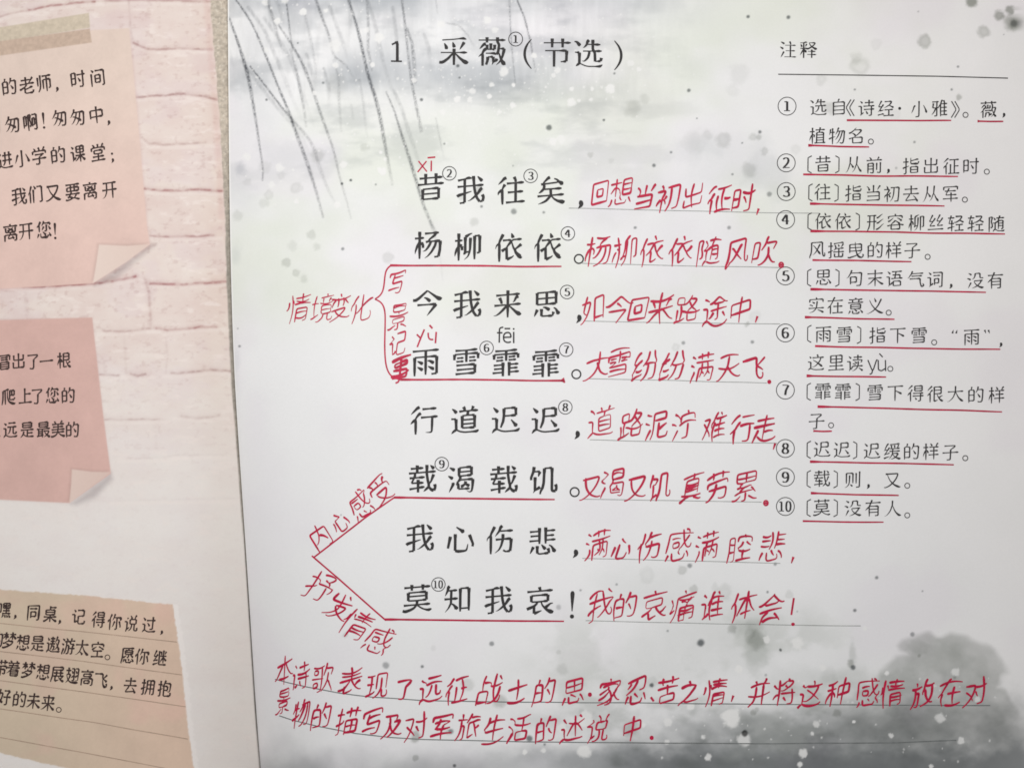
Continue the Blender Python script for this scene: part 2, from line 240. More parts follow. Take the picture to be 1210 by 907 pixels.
'征': [[8,59,76,59,12], [4,34,77,81,77], [4,29,11,84,11], [1,18,49,12,46,7,42,6,36], [3,26,65,20,56,18,49], [7,18,49,19,7], [7,59,46,80,46], [5,40,56,40,12], [4,30,84,23,82,17,75,6,66]],
'很': [[8,39,64,73,64], [6,39,47,73,47], [0,73,79,73,47], [0,39,80,73,79], [0,39,80,39,11], [1,39,11,57,16], [7,53,46,56,36,65,21,76,12,79,11,84,12], [7,62,27,76,36,81,36], [7,18,49,19,44,19,7], [3,31,66,25,62,20,56,18,49], [1,18,49,13,47,5,39], [4,28,85,9,68,7,62]],
'得': [[4,29,33,83,33], [3,55,8,67,9], [6,68,46,67,9], [7,18,50,19,7], [3,26,65,20,56,18,50], [1,18,50,13,48,8,43,4,36], [8,39,69,75,69], [2,39,81,39,69], [0,39,81,75,81], [2,75,81,75,69], [6,39,69,39,58], [0,39,58,75,57], [6,75,69,75,57], [4,31,46,81,46], [4,41,25,48,15], [4,28,84,23,82,6,66]],
'心': [[4,15,55,8,21], [3,29,61,29,13], [1,29,13,37,10,57,10,61,11,63,14,66,29], [4,32,81,55,64], [4,70,56,81,28,79,21]],
'忍': [[7,45,78,43,67,36,55,28,48,10,39], [3,52,45,68,44], [0,73,79,72,59,68,44], [3,11,79,73,79], [3,27,35,27,15,28,12,30,11,35,10,63,10], [3,66,21,63,10], [4,19,33,15,29,8,11], [4,37,41,51,24], [4,24,70,18,61,11,56], [4,70,35,80,12]],
'思': [[8,16,63,71,63], [8,44,79,44,46], [3,29,33,29,12], [0,29,12,61,11], [3,64,22,61,11], [4,17,32,8,12], [4,33,37,39,37,53,28], [4,64,34,70,31,80,13], [2,16,80,16,63], [0,16,80,71,80], [0,71,80,71,46], [0,16,46,71,46], [6,16,63,16,46]],
'悄': [[5,59,86,59,59], [8,40,43,76,43], [3,64,9,77,10], [0,77,57,77,10], [0,40,57,59,59,77,57], [1,40,57,40,7], [8,40,28,76,28], [4,25,71,30,58,29,52], [4,10,69,6,46], [4,19,86,19,7], [4,38,82,45,70,44,64], [4,81,82,71,66]],
'您': [[6,41,76,78,75], [1,78,75,74,63], [4,46,85,43,82,41,76,32,64], [4,27,85,20,74,18,68,19,62,19,37], [7,18,68,13,65,6,59], [3,67,21,64,11], [3,26,31,26,16,28,12,30,11,64,11], [4,44,61,33,44], [4,37,37,41,34,50,24,56,22], [3,58,69,57,40], [3,46,39,57,40], [4,68,62,79,44], [4,16,29,7,10], [4,71,31,80,12]],
'悲': [[5,9,63,34,63], [4,35,86,35,39], [5,7,76,34,76], [7,53,76,81,76], [4,53,86,53,39], [5,6,49,34,49], [7,53,62,78,62], [7,53,49,82,49], [4,18,32,8,12], [4,41,37,53,22], [3,29,34,29,16,30,12], [0,30,12,36,10,62,11], [3,60,25,63,17,62,11], [4,63,34,70,30,78,17,79,11]],
'情': [[8,36,34,74,34], [4,32,67,79,67], [5,55,86,55,56], [3,62,8,74,10], [0,74,45,74,10], [0,36,45,74,45], [1,36,45,36,7], [8,36,22,74,22], [4,30,77,81,77], [4,27,56,84,56], [4,16,86,16,7], [4,9,69,6,50,2,46], [4,23,72,27,61]],
'想': [[4,5,71,41,71], [7,24,61,33,56,38,52,39,47], [4,24,85,24,36], [8,48,53,76,53], [7,24,61,19,59,8,45], [8,48,66,76,66], [4,41,33,49,23], [4,16,30,10,16,5,12], [4,71,31,80,15], [3,28,30,28,14,30,12,32,11,61,11], [3,64,22,61,11], [6,76,53,76,39], [0,48,39,76,39], [0,48,78,48,39], [0,48,78,76,79], [2,76,79,76,53]],
'意': [[1,40,28,51,20], [6,40,32,40,28], [8,29,77,28,71,30,64], [4,7,63,81,63], [8,59,77,60,72,58,64], [4,11,78,29,77,45,79,59,77,77,78], [5,43,86,45,79], [8,20,43,68,43], [2,20,54,20,43], [0,20,54,68,54], [2,68,54,68,43], [6,20,43,20,33], [0,20,33,40,32,68,33], [6,68,43,68,33], [3,29,24,30,10], [0,30,10,59,10], [3,61,18,59,10], [4,18,24,9,9], [4,65,26,71,22,79,11]],
'感': [[4,75,67,69,54,62,45,53,37,46,36], [3,82,46,79,35], [0,69,36,79,35], [3,53,86,57,59,62,45,69,36], [1,15,75,83,75], [1,15,75,13,52,8,31], [5,61,84,67,84,71,81,72,75], [4,16,25,8,10], [4,21,64,48,64], [4,70,28,78,15,77,10], [4,44,28,50,19], [3,26,28,27,13,28,11,31,10,62,10], [3,65,20,62,10], [6,25,54,44,54], [0,44,54,44,40], [0,25,40,44,40], [6,25,54,24,52,25,40]],
'愿': [[6,72,60,72,51], [0,28,51,49,50,72,51], [6,28,60,28,51], [2,72,69,72,60], [6,48,72,51,69,72,69], [8,28,60,72,60], [6,49,50,48,36], [3,39,34,48,36], [8,46,80,48,72], [1,14,80,80,80], [1,14,80,13,40,11,24,7,11,9,5], [1,28,69,43,69,53,77], [2,28,69,28,60], [4,17,36,23,36,37,45], [4,60,44,65,43,77,35], [3,67,19,64,10], [0,35,10,64,10], [3,34,27,35,10], [4,46,29,55,19], [4,67,28,71,26,75,22,79,12], [4,26,27,20,14,16,11]],
'我': [[4,78,48,74,46,65,33,53,22,41,14,36,14], [3,52,85,55,50,58,35,63,20,71,9], [0,71,9,79,10], [3,78,29,82,22,81,16,79,10], [4,6,57,82,57], [6,27,78,27,10], [3,13,9,27,10], [4,5,29,9,32,47,41], [4,7,75,27,78,38,81,47,79], [4,64,83,78,68]],
'战': [[4,80,51,72,35,61,21,50,12,42,12], [4,46,55,83,61], [4,59,85,62,43,68,18,73,11,77,10,79,11,82,20,80,28], [8,10,15,40,15], [1,10,43,10,8], [0,10,43,24,44,40,43], [1,40,43,40,8], [7,24,67,44,67], [5,24,85,24,44], [4,70,82,79,69]],
'抒': [[4,4,36,29,43,33,48], [8,73,79,71,74,59,64], [5,39,80,71,80,73,79], [5,35,51,79,51], [7,79,51,78,45,72,32], [4,5,66,31,66], [3,19,86,19,10], [3,7,9,19,10], [8,59,64,66,57,66,52], [5,47,69,59,64], [6,59,51,58,10], [3,45,9,58,10]],
'抱': [[4,4,36,27,44,31,48], [3,29,58,38,59,61,57], [0,61,57,61,38], [6,40,38,61,38], [3,50,86,45,82,43,73,38,65,38,59,39,53,40,11], [0,40,11,46,9,79,10], [3,78,26,81,19,79,10], [6,43,73,78,71], [1,78,71,77,41,75,33,73,31,70,30,66,30,59,34], [4,5,66,30,66], [3,19,85,19,10], [3,8,9,19,10]],
'拥': [[3,67,9,78,10], [0,79,77,78,10], [0,38,78,79,77], [1,38,78,38,37,34,20,29,8], [8,38,37,78,37], [3,8,9,18,11], [3,18,85,18,11], [4,4,33,7,38,27,44,31,48], [8,38,57,78,57], [7,58,77,58,8], [4,4,66,30,66]],
'指': [[4,5,66,32,66], [3,19,86,19,10], [3,8,8,19,10], [4,4,34,8,38,34,46], [7,42,71,49,71,72,77,80,76], [3,42,85,42,61,43,57,45,56,78,55], [3,81,66,78,55], [8,42,27,76,27], [2,76,41,76,13], [0,42,41,76,41], [0,42,41,42,13], [2,42,13,76,13]],
'描': [[4,69,86,69,57], [4,33,71,83,71], [8,57,49,57,14], [6,38,13,77,13], [0,77,49,77,13], [0,38,49,77,49], [1,38,49,38,7], [8,38,31,77,31], [4,47,86,47,58], [4,4,66,29,66], [3,17,85,17,11], [3,7,9,17,11], [4,4,33,7,38,27,44,30,49]],
'摇': [[3,35,72,39,68,41,64,40,61], [0,40,61,44,56], [1,44,56,33,44], [7,42,54,57,53,81,54], [4,30,37,83,37], [8,57,53,57,13], [4,4,36,26,43,29,47], [4,5,66,29,66], [3,18,85,18,11], [3,8,9,18,11], [3,36,29,36,13], [0,36,13,76,13], [3,76,29,76,13], [4,54,73,58,62], [4,80,74,76,72,71,62,66,59], [4,32,77,74,82,81,80]],
'放': [[4,61,86,57,82,51,57,44,49,44,42], [7,51,57,54,53,59,36,67,23,76,13,79,11,85,12], [7,75,67,71,48,66,35,56,20,41,8], [7,17,69,18,51,16,34,12,19,6,9], [4,5,69,42,69], [7,53,68,84,67], [6,18,51,35,51], [1,35,51,35,25,33,13,31,10,28,9,24,10,17,13], [4,21,85,24,78,23,73]],
'旅': [[6,17,51,33,51], [0,33,51,32,27,30,11], [3,20,9,30,11], [7,17,68,17,51,16,36,13,22,6,8], [7,61,57,68,30,78,12], [1,48,55,61,57,75,62,83,61], [2,48,55,48,13], [5,81,48,67,38], [7,48,13,57,16,65,22], [4,5,69,38,69], [7,50,72,82,72], [4,52,85,50,72,42,61,37,58], [4,21,87,23,77,21,72]],
'时': [[4,39,66,84,66], [3,71,85,70,12], [3,51,11,65,10,70,12], [6,11,25,31,25], [0,31,76,31,25], [0,10,76,31,76], [1,10,76,10,16], [8,11,51,31,51], [4,45,53,57,33]],
'昔': [[4,11,73,78,73], [5,29,86,29,56], [4,6,55,82,55], [5,59,85,59,56], [8,21,27,67,27], [6,67,27,67,12], [0,21,12,67,12], [0,21,41,21,12], [0,21,41,67,42], [2,67,42,67,27]],
'是': [[8,18,68,69,68], [7,45,29,76,29], [8,45,44,44,12], [7,21,25,31,17,38,13,49,11,82,11], [4,24,38,21,25,9,11,3,9], [4,6,45,82,45], [2,17,80,18,68], [0,17,80,69,80], [0,69,80,70,57], [0,17,57,70,57], [6,18,68,17,57]],
'景': [[6,69,71,70,61], [0,18,61,43,60,70,61], [6,18,71,18,61], [2,70,81,69,71], [0,18,81,70,81], [2,18,81,18,71], [8,18,71,69,71], [4,6,50,44,51,82,50], [8,43,60,44,51], [6,44,27,43,8], [3,31,8,43,8], [6,44,27,68,28], [0,68,41,68,28], [0,20,40,68,41], [0,20,40,21,28], [2,21,28,44,27], [4,2,12,10,11,26,19,34,20], [4,54,19,60,19,80,10]],
'曳': [[8,16,58,72,58], [3,42,85,42,67,45,48,48,35,53,22,57,16,62,12,69,9,77,9], [0,82,17,77,9], [3,79,26,82,17], [4,5,12,14,10,43,18,57,25,72,36], [6,16,42,73,42], [0,72,74,73,42], [0,15,74,72,74], [1,15,74,15,34]],
'最': [[4,5,50,38,49,42,50,83,50], [8,16,49,16,15], [4,6,14,45,19], [7,38,49,38,7], [8,19,71,69,71], [7,51,38,52,34,54,29,63,19,77,10,85,10], [7,76,38,74,31,67,22,57,14,46,9], [5,45,39,76,38], [8,16,38,38,38], [8,16,28,38,28], [6,69,71,70,60], [0,19,60,70,60], [0,19,81,19,60], [0,19,81,70,82], [2,70,82,69,71]],
'有': [[7,25,54,6,37], [6,25,54,31,56,69,55], [0,69,55,69,10], [3,54,9,69,10], [8,26,26,68,26], [4,39,86,25,54,26,7], [4,7,72,82,72], [8,26,41,68,41]],
'未': [[4,44,85,44,7], [7,44,44,50,40,62,28,71,20,79,15,86,17], [1,44,44,50,47,82,47], [3,6,47,38,47,44,44], [4,13,69,76,69], [7,44,44,38,41,27,28,17,20,9,15,2,17]],
'末': [[7,44,44,50,40,58,31,72,20,79,16,86,17], [4,11,46,38,46,44,44,50,46,77,46], [4,6,68,82,68], [4,44,86,44,7], [7,44,44,38,40,22,24,7,14]],
'本': [[4,20,25,67,25], [4,44,85,44,7], [7,35,64,34,58,31,52,20,35,9,25,1,25], [4,6,64,81,64], [7,52,64,53,58,57,51,66,38,78,26,86,25]],
'来': [[4,10,73,79,73], [4,44,86,44,7], [7,44,42,51,38,68,21,77,15,84,14], [4,5,44,37,44,44,42,52,44,82,44], [7,44,42,38,38,28,28,19,20,10,15,3,15], [4,20,66,26,53,25,48], [4,75,66,68,64,63,53,58,50]],
'杨': [[4,5,67,32,67], [4,19,86,19,7], [7,52,55,49,47,42,36,35,29,28,28], [8,66,78,64,73,47,61,45,56], [4,34,79,75,79], [7,67,55,64,42,54,25,43,13,34,8], [3,62,9,74,10], [0,79,55,78,29,74,10], [3,37,54,45,56,52,55,79,55], [6,18,54,24,54], [1,24,54,29,46,29,38], [7,18,54,13,46,7,30,6,22]],
'柳': [[4,17,86,17,54,16,46,17,42,17,7], [7,16,46,12,42,7,28,6,20], [4,6,65,28,65], [4,51,71,50,38,48,27,44,17,33,8], [8,36,29,48,31], [2,36,74,36,29], [1,36,74,50,82,56,83], [7,36,29,31,23], [6,17,54,26,48], [1,26,48,27,36], [3,70,25,78,26], [0,78,75,78,26], [0,63,75,78,75], [1,63,75,63,7]],
'样': [[4,6,67,31,67], [4,19,86,19,6], [4,39,49,78,49], [7,58,66,58,7], [4,32,30,82,30], [7,19,52,14,47,7,30,6,22], [4,36,67,81,67], [5,79,84,74,82,69,73,68,67], [6,19,52,24,53], [1,24,53,29,45,29,39], [4,40,85,44,82,49,72]],
'根': [[4,21,86,20,54,21,48,21,7], [4,5,67,33,67], [8,42,64,73,64], [7,20,54,26,52,31,44,30,37], [6,42,47,73,47], [0,73,79,73,47], [0,41,80,73,79], [0,41,80,41,12], [1,41,12,60,15], [7,56,46,58,36,61,31,64,28,65,23,70,17,78,12,85,12], [5,80,38,64,28], [7,20,54,16,49,7,30,7,23]],
'桌': [[5,43,85,43,68], [8,18,55,70,55], [4,6,32,44,31,82,32], [5,4,11,11,11,23,17,36,27,44,31], [7,44,31,52,27,57,22,70,14,79,11,85,13], [7,44,42,44,7], [7,43,78,79,78], [6,43,68,47,66,70,66], [0,70,66,70,43], [0,18,43,44,42,70,43], [0,18,66,18,43], [2,18,66,39,66,43,68]],
'梦': [[5,24,30,34,28,41,24,44,20], [3,5,12,13,9,40,17,44,20,50,22,57,26,65,34,67,41], [3,7,32,15,31,31,40,38,42,42,41,67,41], [4,62,86,62,49], [7,62,71,44,54], [4,24,86,24,49], [7,23,71,6,54], [4,45,75,57,75,67,68,79,56,87,55], [7,62,71,67,75,83,75], [5,45,49,40,47,38,42], [7,23,71,28,75,40,75], [4,6,75,19,75,39,59]],
'植': [[4,5,67,30,67], [4,19,86,18,52,19,7], [8,40,36,73,36], [7,18,52,13,46,6,30,5,23], [4,34,74,80,74], [5,57,86,52,62], [4,29,11,83,11], [2,73,60,73,11], [0,40,61,52,62,73,60], [2,40,61,39,11], [8,40,24,73,24], [8,40,49,73,49], [6,18,52,28,51], [1,28,51,27,39]],
'歌': [[4,5,79,48,79], [6,39,79,39,10], [3,28,8,39,10], [4,4,44,49,44], [4,64,60,64,37,57,21,46,8], [7,64,37,68,34,72,23,81,11,83,5], [6,11,20,27,20], [0,27,33,27,20], [0,11,33,27,33], [2,11,33,11,20], [6,56,70,81,69], [1,81,69,76,50], [4,58,85,56,70,48,52], [6,12,69,27,69], [0,27,69,27,56], [0,12,56,27,56], [6,12,69,12,56]],
'气': [[4,29,86,25,82,23,74,13,61,9,55,3,53], [7,23,74,81,74], [4,23,62,75,62], [3,79,25,84,12], [0,72,9,84,12], [0,65,49,66,28,72,9], [3,14,49,65,49]],
'永': [[3,17,65,44,65], [0,44,65,46,49,44,44,44,10], [3,30,9,44,10], [7,46,49,51,46,55,40,59,32,69,22,78,16,86,17], [5,78,59,55,40], [4,27,83,59,73], [4,5,48,28,48,29,47,29,44,25,35,18,24,10,17,2,16]],
'没': [[7,38,44,39,38,42,33,48,26,55,20,65,14,77,10,86,12], [7,72,44,71,38,68,34,55,20,40,13,27,9], [7,38,44,67,45,72,44,80,46], [4,3,57,9,57,21,50], [1,43,80,42,69,40,63,37,58,28,51], [0,43,80,66,80], [0,66,80,67,58], [1,67,58,83,57], [4,10,83,25,74], [4,23,37,9,10]],
'泞': [[6,57,49,56,10], [3,40,9,56,10], [4,29,49,84,49], [5,53,86,57,78,56,72], [1,79,71,80,57], [0,34,71,56,72,79,71], [1,34,71,33,56], [4,24,37,10,10], [4,3,57,9,57,20,50], [4,10,83,25,74]],
'泥': [[1,37,78,36,37,33,20,26,8], [0,37,78,76,79], [0,76,79,76,60], [6,37,60,76,60], [7,50,32,56,34,78,45], [3,49,52,50,12], [0,50,12,55,9,79,10], [3,81,23,79,10], [4,24,37,10,10], [4,6,59,21,51], [4,9,82,14,81,26,75]],
'注': [[8,56,66,56,12], [4,30,67,82,67], [4,33,41,79,41], [4,27,12,84,12], [4,25,37,10,9], [4,52,85,57,75,56,70], [4,6,59,22,50], [4,10,83,27,74]],
'活': [[8,56,78,57,37], [4,29,57,83,57], [4,34,76,56,78,73,82,81,81], [4,8,80,13,81,25,75], [4,24,37,11,13,11,7], [4,6,59,21,50], [6,57,37,75,36], [0,75,36,75,13], [0,38,13,75,13], [0,37,36,38,13], [2,37,36,57,37]],
'渴': [[8,38,68,73,68], [1,36,19,69,18], [0,31,36,36,31,36,19], [0,42,48,31,36], [0,38,80,37,59,40,56,42,48], [0,38,80,73,81], [0,73,81,74,57], [6,40,56,74,57], [7,56,33,68,25], [5,57,40,56,33], [5,43,26,47,26,56,33], [6,40,45,78,45], [1,78,45,77,24,75,11,73,9,70,8,67,8,61,12], [4,10,83,25,74], [4,6,59,20,50], [4,20,39,21,34,9,11]],
'游': [[6,34,50,48,50], [0,48,50,47,28,45,11], [3,33,9,45,11], [7,34,69,34,50,31,32,28,22,21,8], [7,60,72,84,72], [5,63,86,60,72,56,64], [4,53,35,84,35], [3,57,8,68,9], [0,79,55,70,46,69,43,68,9], [0,56,57,79,55], [0,56,69,56,57], [3,23,69,56,69], [4,9,83,22,74], [4,6,59,19,52], [4,18,36,9,12,11,6], [4,31,86,38,79,40,73]],
'满': [[4,64,86,64,68], [4,27,77,83,77], [7,63,61,62,34,54,18], [4,26,61,83,61], [4,44,86,44,68], [3,66,9,77,9], [0,78,48,77,9], [0,32,47,78,48], [1,32,47,31,7], [7,47,61,46,34,38,19], [7,62,34,66,31,71,23], [7,46,34,50,31,53,27], [4,6,58,19,51], [4,19,40,20,32,9,10], [4,11,82,23,74]],
'爬': [[8,64,76,64,52], [6,52,52,78,52], [0,78,76,78,52], [0,52,76,78,76], [0,52,76,51,32], [0,51,32,55,30,78,30], [3,81,40,78,30], [7,25,77,26,8], [1,13,75,12,36,10,22,6,7], [1,13,75,42,82,48,81], [7,38,81,39,42,44,27,52,18,64,12,78,9,86,12]],
'爱': [[5,35,56,30,38,31,33], [7,31,33,26,30,20,21,7,9], [5,23,75,26,62], [1,10,62,10,51], [0,10,62,26,62,77,62], [1,77,62,78,51], [7,31,33,37,26,50,18,61,14,75,10,83,13], [7,31,33,63,34,65,32,64,29,60,24,50,18,36,13,25,10], [5,70,76,66,73,61,62], [5,42,75,46,62], [4,14,46,73,46], [4,12,78,49,80,74,83]],
'物': [[4,22,85,22,7], [4,5,32,8,36,36,44], [7,10,65,33,65], [7,57,68,54,57,48,44,41,33,34,28], [6,46,69,80,69], [0,80,69,78,33,74,14,71,10], [3,58,13,63,10,71,10], [4,54,85,49,83,46,69,36,52], [7,70,68,64,45,58,30,49,16,44,11,38,11], [4,14,80,11,77,10,65,6,52]],
'现': [[6,56,36,61,34], [0,61,34,61,16,62,11], [0,62,11,78,10], [0,82,20,78,10], [3,78,29,82,20], [4,57,68,56,36,48,20,39,13,32,9], [4,7,52,31,52], [8,20,77,20,24], [4,6,78,33,78], [4,5,18,20,24,31,26,35,30], [1,74,79,74,36], [0,41,79,74,79], [1,41,79,41,36]],
'生': [[4,24,84,19,67,9,51], [7,19,67,78,66], [5,44,86,44,12], [4,15,40,75,40], [4,5,12,83,12]],
'痛': [[7,56,49,54,42,54,8], [8,32,23,76,23], [3,65,8,76,9], [0,76,46,76,9], [0,32,47,50,47,56,49,64,47,76,46], [1,32,47,32,7], [1,20,75,50,76,83,75], [1,20,75,18,34,15,22,8,8], [5,47,85,50,76], [8,69,64,67,60,60,56,56,49], [4,31,65,76,64], [8,32,35,76,35], [5,37,56,43,57,53,54,56,49], [5,4,32,13,38,18,40], [4,6,69,13,54]],
'的': [[8,11,45,35,45], [2,10,68,20,70], [1,10,68,10,9], [6,11,18,35,18], [0,35,68,35,18], [6,20,70,35,68], [6,52,70,78,70], [0,78,70,77,36,74,13], [3,53,13,59,10,68,10,74,13], [4,55,85,52,70,43,54], [5,24,85,20,70], [4,52,51,65,32]],
'真': [[2,67,66,67,26], [0,21,66,42,67,67,66], [2,21,66,20,26], [8,21,36,67,36], [5,45,84,42,67], [4,8,76,80,76], [8,21,46,67,46], [4,6,25,82,25], [8,21,55,67,55], [4,5,10,11,9,30,17,37,17], [4,53,17,58,18,77,10,83,10]],
'着': [[4,14,62,74,62], [6,27,40,32,41,71,40], [0,71,40,70,11], [0,28,11,70,11], [6,27,40,28,11], [7,41,73,40,68,35,56,29,46,27,40,9,25,3,25], [4,6,51,82,51], [4,10,74,29,74,41,73,58,74,78,74], [5,63,85,58,74], [8,28,21,70,21], [8,28,31,70,31], [2,29,83,29,74], [3,21,85,29,83]],
'矣': [[7,44,32,53,21,64,14,78,10,85,12], [4,5,32,82,32], [8,22,67,25,59,22,51], [5,15,66,60,68,66,70], [5,41,85,36,83,24,72,22,67], [7,44,32,37,24,30,17,21,13,7,9], [4,53,80,60,77,64,74,66,70,72,67,79,60], [8,43,50,44,32], [7,22,51,75,50], [7,22,51,13,43,8,41]],
'知': [[4,5,48,44,48], [7,25,72,24,35,17,21,7,10], [8,52,18,76,18], [1,51,76,51,9], [0,51,76,76,76], [1,76,76,76,10], [7,24,35,32,30,40,20,41,15], [7,14,72,42,72], [4,20,85,16,82,14,72,7,57]],
'离': [[3,62,9,74,9], [0,75,36,74,9], [0,13,36,75,36], [1,13,36,12,7], [8,44,47,43,41,31,24,30,20], [4,29,69,60,54], [4,27,54,39,58,59,70], [8,30,20,37,19,57,22], [4,6,75,44,76,82,75], [5,42,86,44,76], [3,70,69,69,48], [0,19,48,39,48,44,47,69,48], [3,18,69,19,48], [4,50,30,55,28,57,22,63,17]],
'种': [[4,61,85,61,7], [7,21,49,16,45,6,28,5,21], [7,21,78,21,7], [6,42,38,79,38], [0,79,65,79,38], [0,42,65,79,65], [1,42,65,42,29], [4,5,59,35,59], [4,5,75,35,81], [7,21,49,25,48,27,46,32,40,33,33]],
'空': [[4,16,40,72,40], [8,44,39,44,12], [1,77,73,78,59], [0,10,73,45,74,77,73], [1,10,73,10,57], [5,42,86,45,74], [4,7,12,81,12], [4,50,60,56,60,75,49,81,49], [4,10,46,37,62]],
'累': [[8,34,55,32,51,27,48,25,44], [8,44,80,44,57], [8,16,68,73,68], [7,26,31,29,35,36,38,39,42,50,44,57,49,62,48], [5,16,42,25,44,39,42], [6,44,30,43,9], [3,32,8,43,9], [5,10,28,26,31,44,30,50,31,65,31,69,33], [4,59,41,64,40,67,37,69,33,76,28], [4,2,12,11,12,29,22], [4,54,20,61,20,80,10], [2,15,57,34,55], [0,15,81,15,57], [0,15,81,73,81], [0,73,81,73,57], [6,34,55,44,57,73,57]],
'纷': [[8,9,55,23,55], [5,26,84,22,82,11,61,9,55], [6,74,48,72,24,69,10], [3,57,9,69,10], [2,79,53,74,48], [3,66,84,72,65,79,53], [8,40,54,45,49,74,48], [7,14,37,18,35,33,38], [1,14,37,6,32], [3,32,66,28,58,23,55,21,49,15,41,14,37], [4,52,83,47,64,36,46], [7,54,48,53,39,50,26,44,16,35,9], [4,5,15,31,21,34,26]],
'经': [[4,33,11,84,11], [8,59,38,59,12], [8,9,55,23,55], [5,23,84,10,60,9,55], [4,32,66,28,58,23,55,22,50,15,41,13,36,5,31], [7,13,36,27,37,30,37,33,41], [7,60,60,83,48], [3,38,79,72,79], [1,72,79,70,72,60,60,56,59,40,50,34,49], [4,38,39,80,39], [4,5,15,29,20,36,18]],
'继': [[4,64,85,64,20], [1,64,52,69,56,82,56], [3,45,56,59,56,64,52], [7,64,52,72,43,78,35,79,30], [8,9,55,22,55], [5,24,84,21,82,10,60,9,55], [5,30,66,26,58,22,55,21,50,14,40,12,35], [7,64,52,49,31,48,24], [4,6,32,12,35,32,37], [4,49,79,53,67,53,61], [3,39,82,40,14], [1,40,14,83,13], [4,5,12,8,16,30,21,33,25], [4,79,79,72,63]],
'缓': [[7,46,34,51,26,61,17,76,10,80,9,87,11], [6,46,34,50,36,73,36], [1,73,36,73,32,67,23,61,17,44,9,37,11], [4,35,60,48,59,82,60], [7,48,59,46,34,37,18,28,9], [8,9,55,22,54], [4,27,84,21,81,10,60,9,55,4,50], [5,76,76,69,60], [7,14,37,19,35,32,39], [1,14,37,5,30], [3,31,66,26,57,22,54,20,49,14,41,14,37], [4,31,47,83,47], [4,34,79,75,82,81,81], [4,4,14,32,23], [4,56,76,57,63], [4,40,75,42,63]],
'美': [[7,43,32,54,21,63,15,77,10,86,12], [4,8,32,81,32], [5,2,12,11,10,28,15,36,22,43,32], [4,13,58,75,58], [8,44,71,44,50,42,39,43,32], [4,9,71,79,71], [5,69,86,62,82,59,77,58,72], [4,6,45,83,45], [2,28,81,29,72], [3,20,85,28,81]],
'翅': [[3,42,21,54,22], [0,54,80,54,22], [3,38,80,54,80], [7,53,46,49,44,37,34], [5,20,86,20,52], [4,5,71,35,71], [1,78,80,78,25,77,23,75,21,67,21,62,24], [3,61,80,78,80], [5,61,37,72,46,77,47], [1,9,51,17,29,27,18,36,13,46,11,82,11], [0,9,51,20,52,33,51], [1,33,51,26,33,21,24,17,19,6,9], [4,63,70,70,56], [4,40,70,47,56]],
'老': [[5,76,81,57,59,54,54], [5,13,72,59,71,64,68], [7,32,28,48,31,66,37,74,36], [6,31,39,32,12], [0,32,12,41,10,74,10], [3,77,22,74,10], [5,38,86,38,59,41,53], [4,5,53,41,53,54,54,83,53], [2,42,48,34,43,31,39], [6,41,53,42,48], [5,3,31,10,30,25,37,31,39]],
'腔': [[8,10,38,27,38], [1,10,80,10,38,5,8], [0,10,80,27,80], [0,27,80,27,10], [3,17,9,27,10], [8,58,39,58,12], [4,39,39,79,39], [8,10,60,27,60], [1,80,73,81,62], [0,37,73,60,74,80,73], [1,37,73,37,62], [5,57,85,60,74], [4,35,12,83,12], [4,64,63,80,49], [4,54,64,38,48]],
'自': [[8,18,33,71,33], [8,18,52,71,52], [6,18,14,71,14], [0,71,71,71,14], [0,18,71,71,71], [1,18,71,18,7], [5,47,86,42,82,40,72]],
'节': [[4,29,86,29,61], [4,5,74,83,74], [4,59,86,59,61], [7,35,52,35,7], [3,54,21,70,22], [0,71,52,70,22], [3,9,52,71,52]],
'苦': [[4,28,86,28,64], [4,6,75,82,75], [4,6,53,82,53], [5,44,64,44,35], [4,59,86,59,63], [6,44,35,70,34], [0,70,34,70,13], [0,19,13,70,13], [0,19,34,19,13], [2,19,34,44,35]],
'莫': [[8,44,39,43,27], [4,60,85,60,69], [4,6,78,82,78], [8,18,52,70,52], [4,28,86,28,69], [4,5,27,82,27], [5,2,12,9,9,25,13,35,18,43,27], [7,43,27,54,18,63,13,76,9,86,12], [6,44,39,71,40], [0,70,63,71,40], [0,18,63,70,63], [0,18,63,18,40], [2,18,40,44,39]],
'薇': [[4,29,86,29,71], [4,5,78,82,78], [4,28,54,22,51,18,45,16,39,12,37,5,31], [7,16,39,17,35,17,6], [6,63,54,79,54], [1,79,54,74,33,70,24,66,17,56,8], [7,61,44,64,41,67,31,73,18,77,13,83,9], [3,59,86,59,73,64,65,61,44,57,38], [3,26,41,50,41,57,38], [6,40,52,51,52], [3,51,65,51,52], [5,40,69,40,52], [2,30,52,40,52], [3,29,65,30,52], [4,58,26,56,21,48,18,44,9], [2,47,31,48,18], [0,32,31,47,31], [1,32,31,31,20,27,9], [4,26,68,20,66,8,53]],
'行': [[1,19,48,13,45,5,37], [3,35,67,28,63,21,54,19,48], [7,19,48,20,42,20,6], [7,68,53,67,12,66,10,62,9,49,10], [4,35,54,84,54], [4,39,78,80,78], [4,31,85,24,82,6,65]],
'表': [[1,26,12,47,17,52,22], [6,26,34,26,12], [5,44,86,43,49], [5,5,28,10,28,26,34,28,38,43,49], [4,7,50,81,50], [4,14,63,75,63], [4,10,76,78,76], [7,43,49,48,44,54,32,60,28,62,23,74,15,79,13,84,14], [5,78,40,60,28]],
'要': [[8,33,79,33,55,36,43,24,24], [4,5,36,82,36], [8,24,24,38,20,42,17], [4,5,12,11,9,23,10,38,14,42,17,52,18,55,16,74,10,80,11], [8,53,79,53,50], [8,62,35,61,30,52,18], [4,7,80,81,80], [5,16,21,24,24], [6,33,67,75,67], [0,75,67,75,50], [0,13,50,75,50], [0,14,66,13,50], [2,14,66,33,67]],
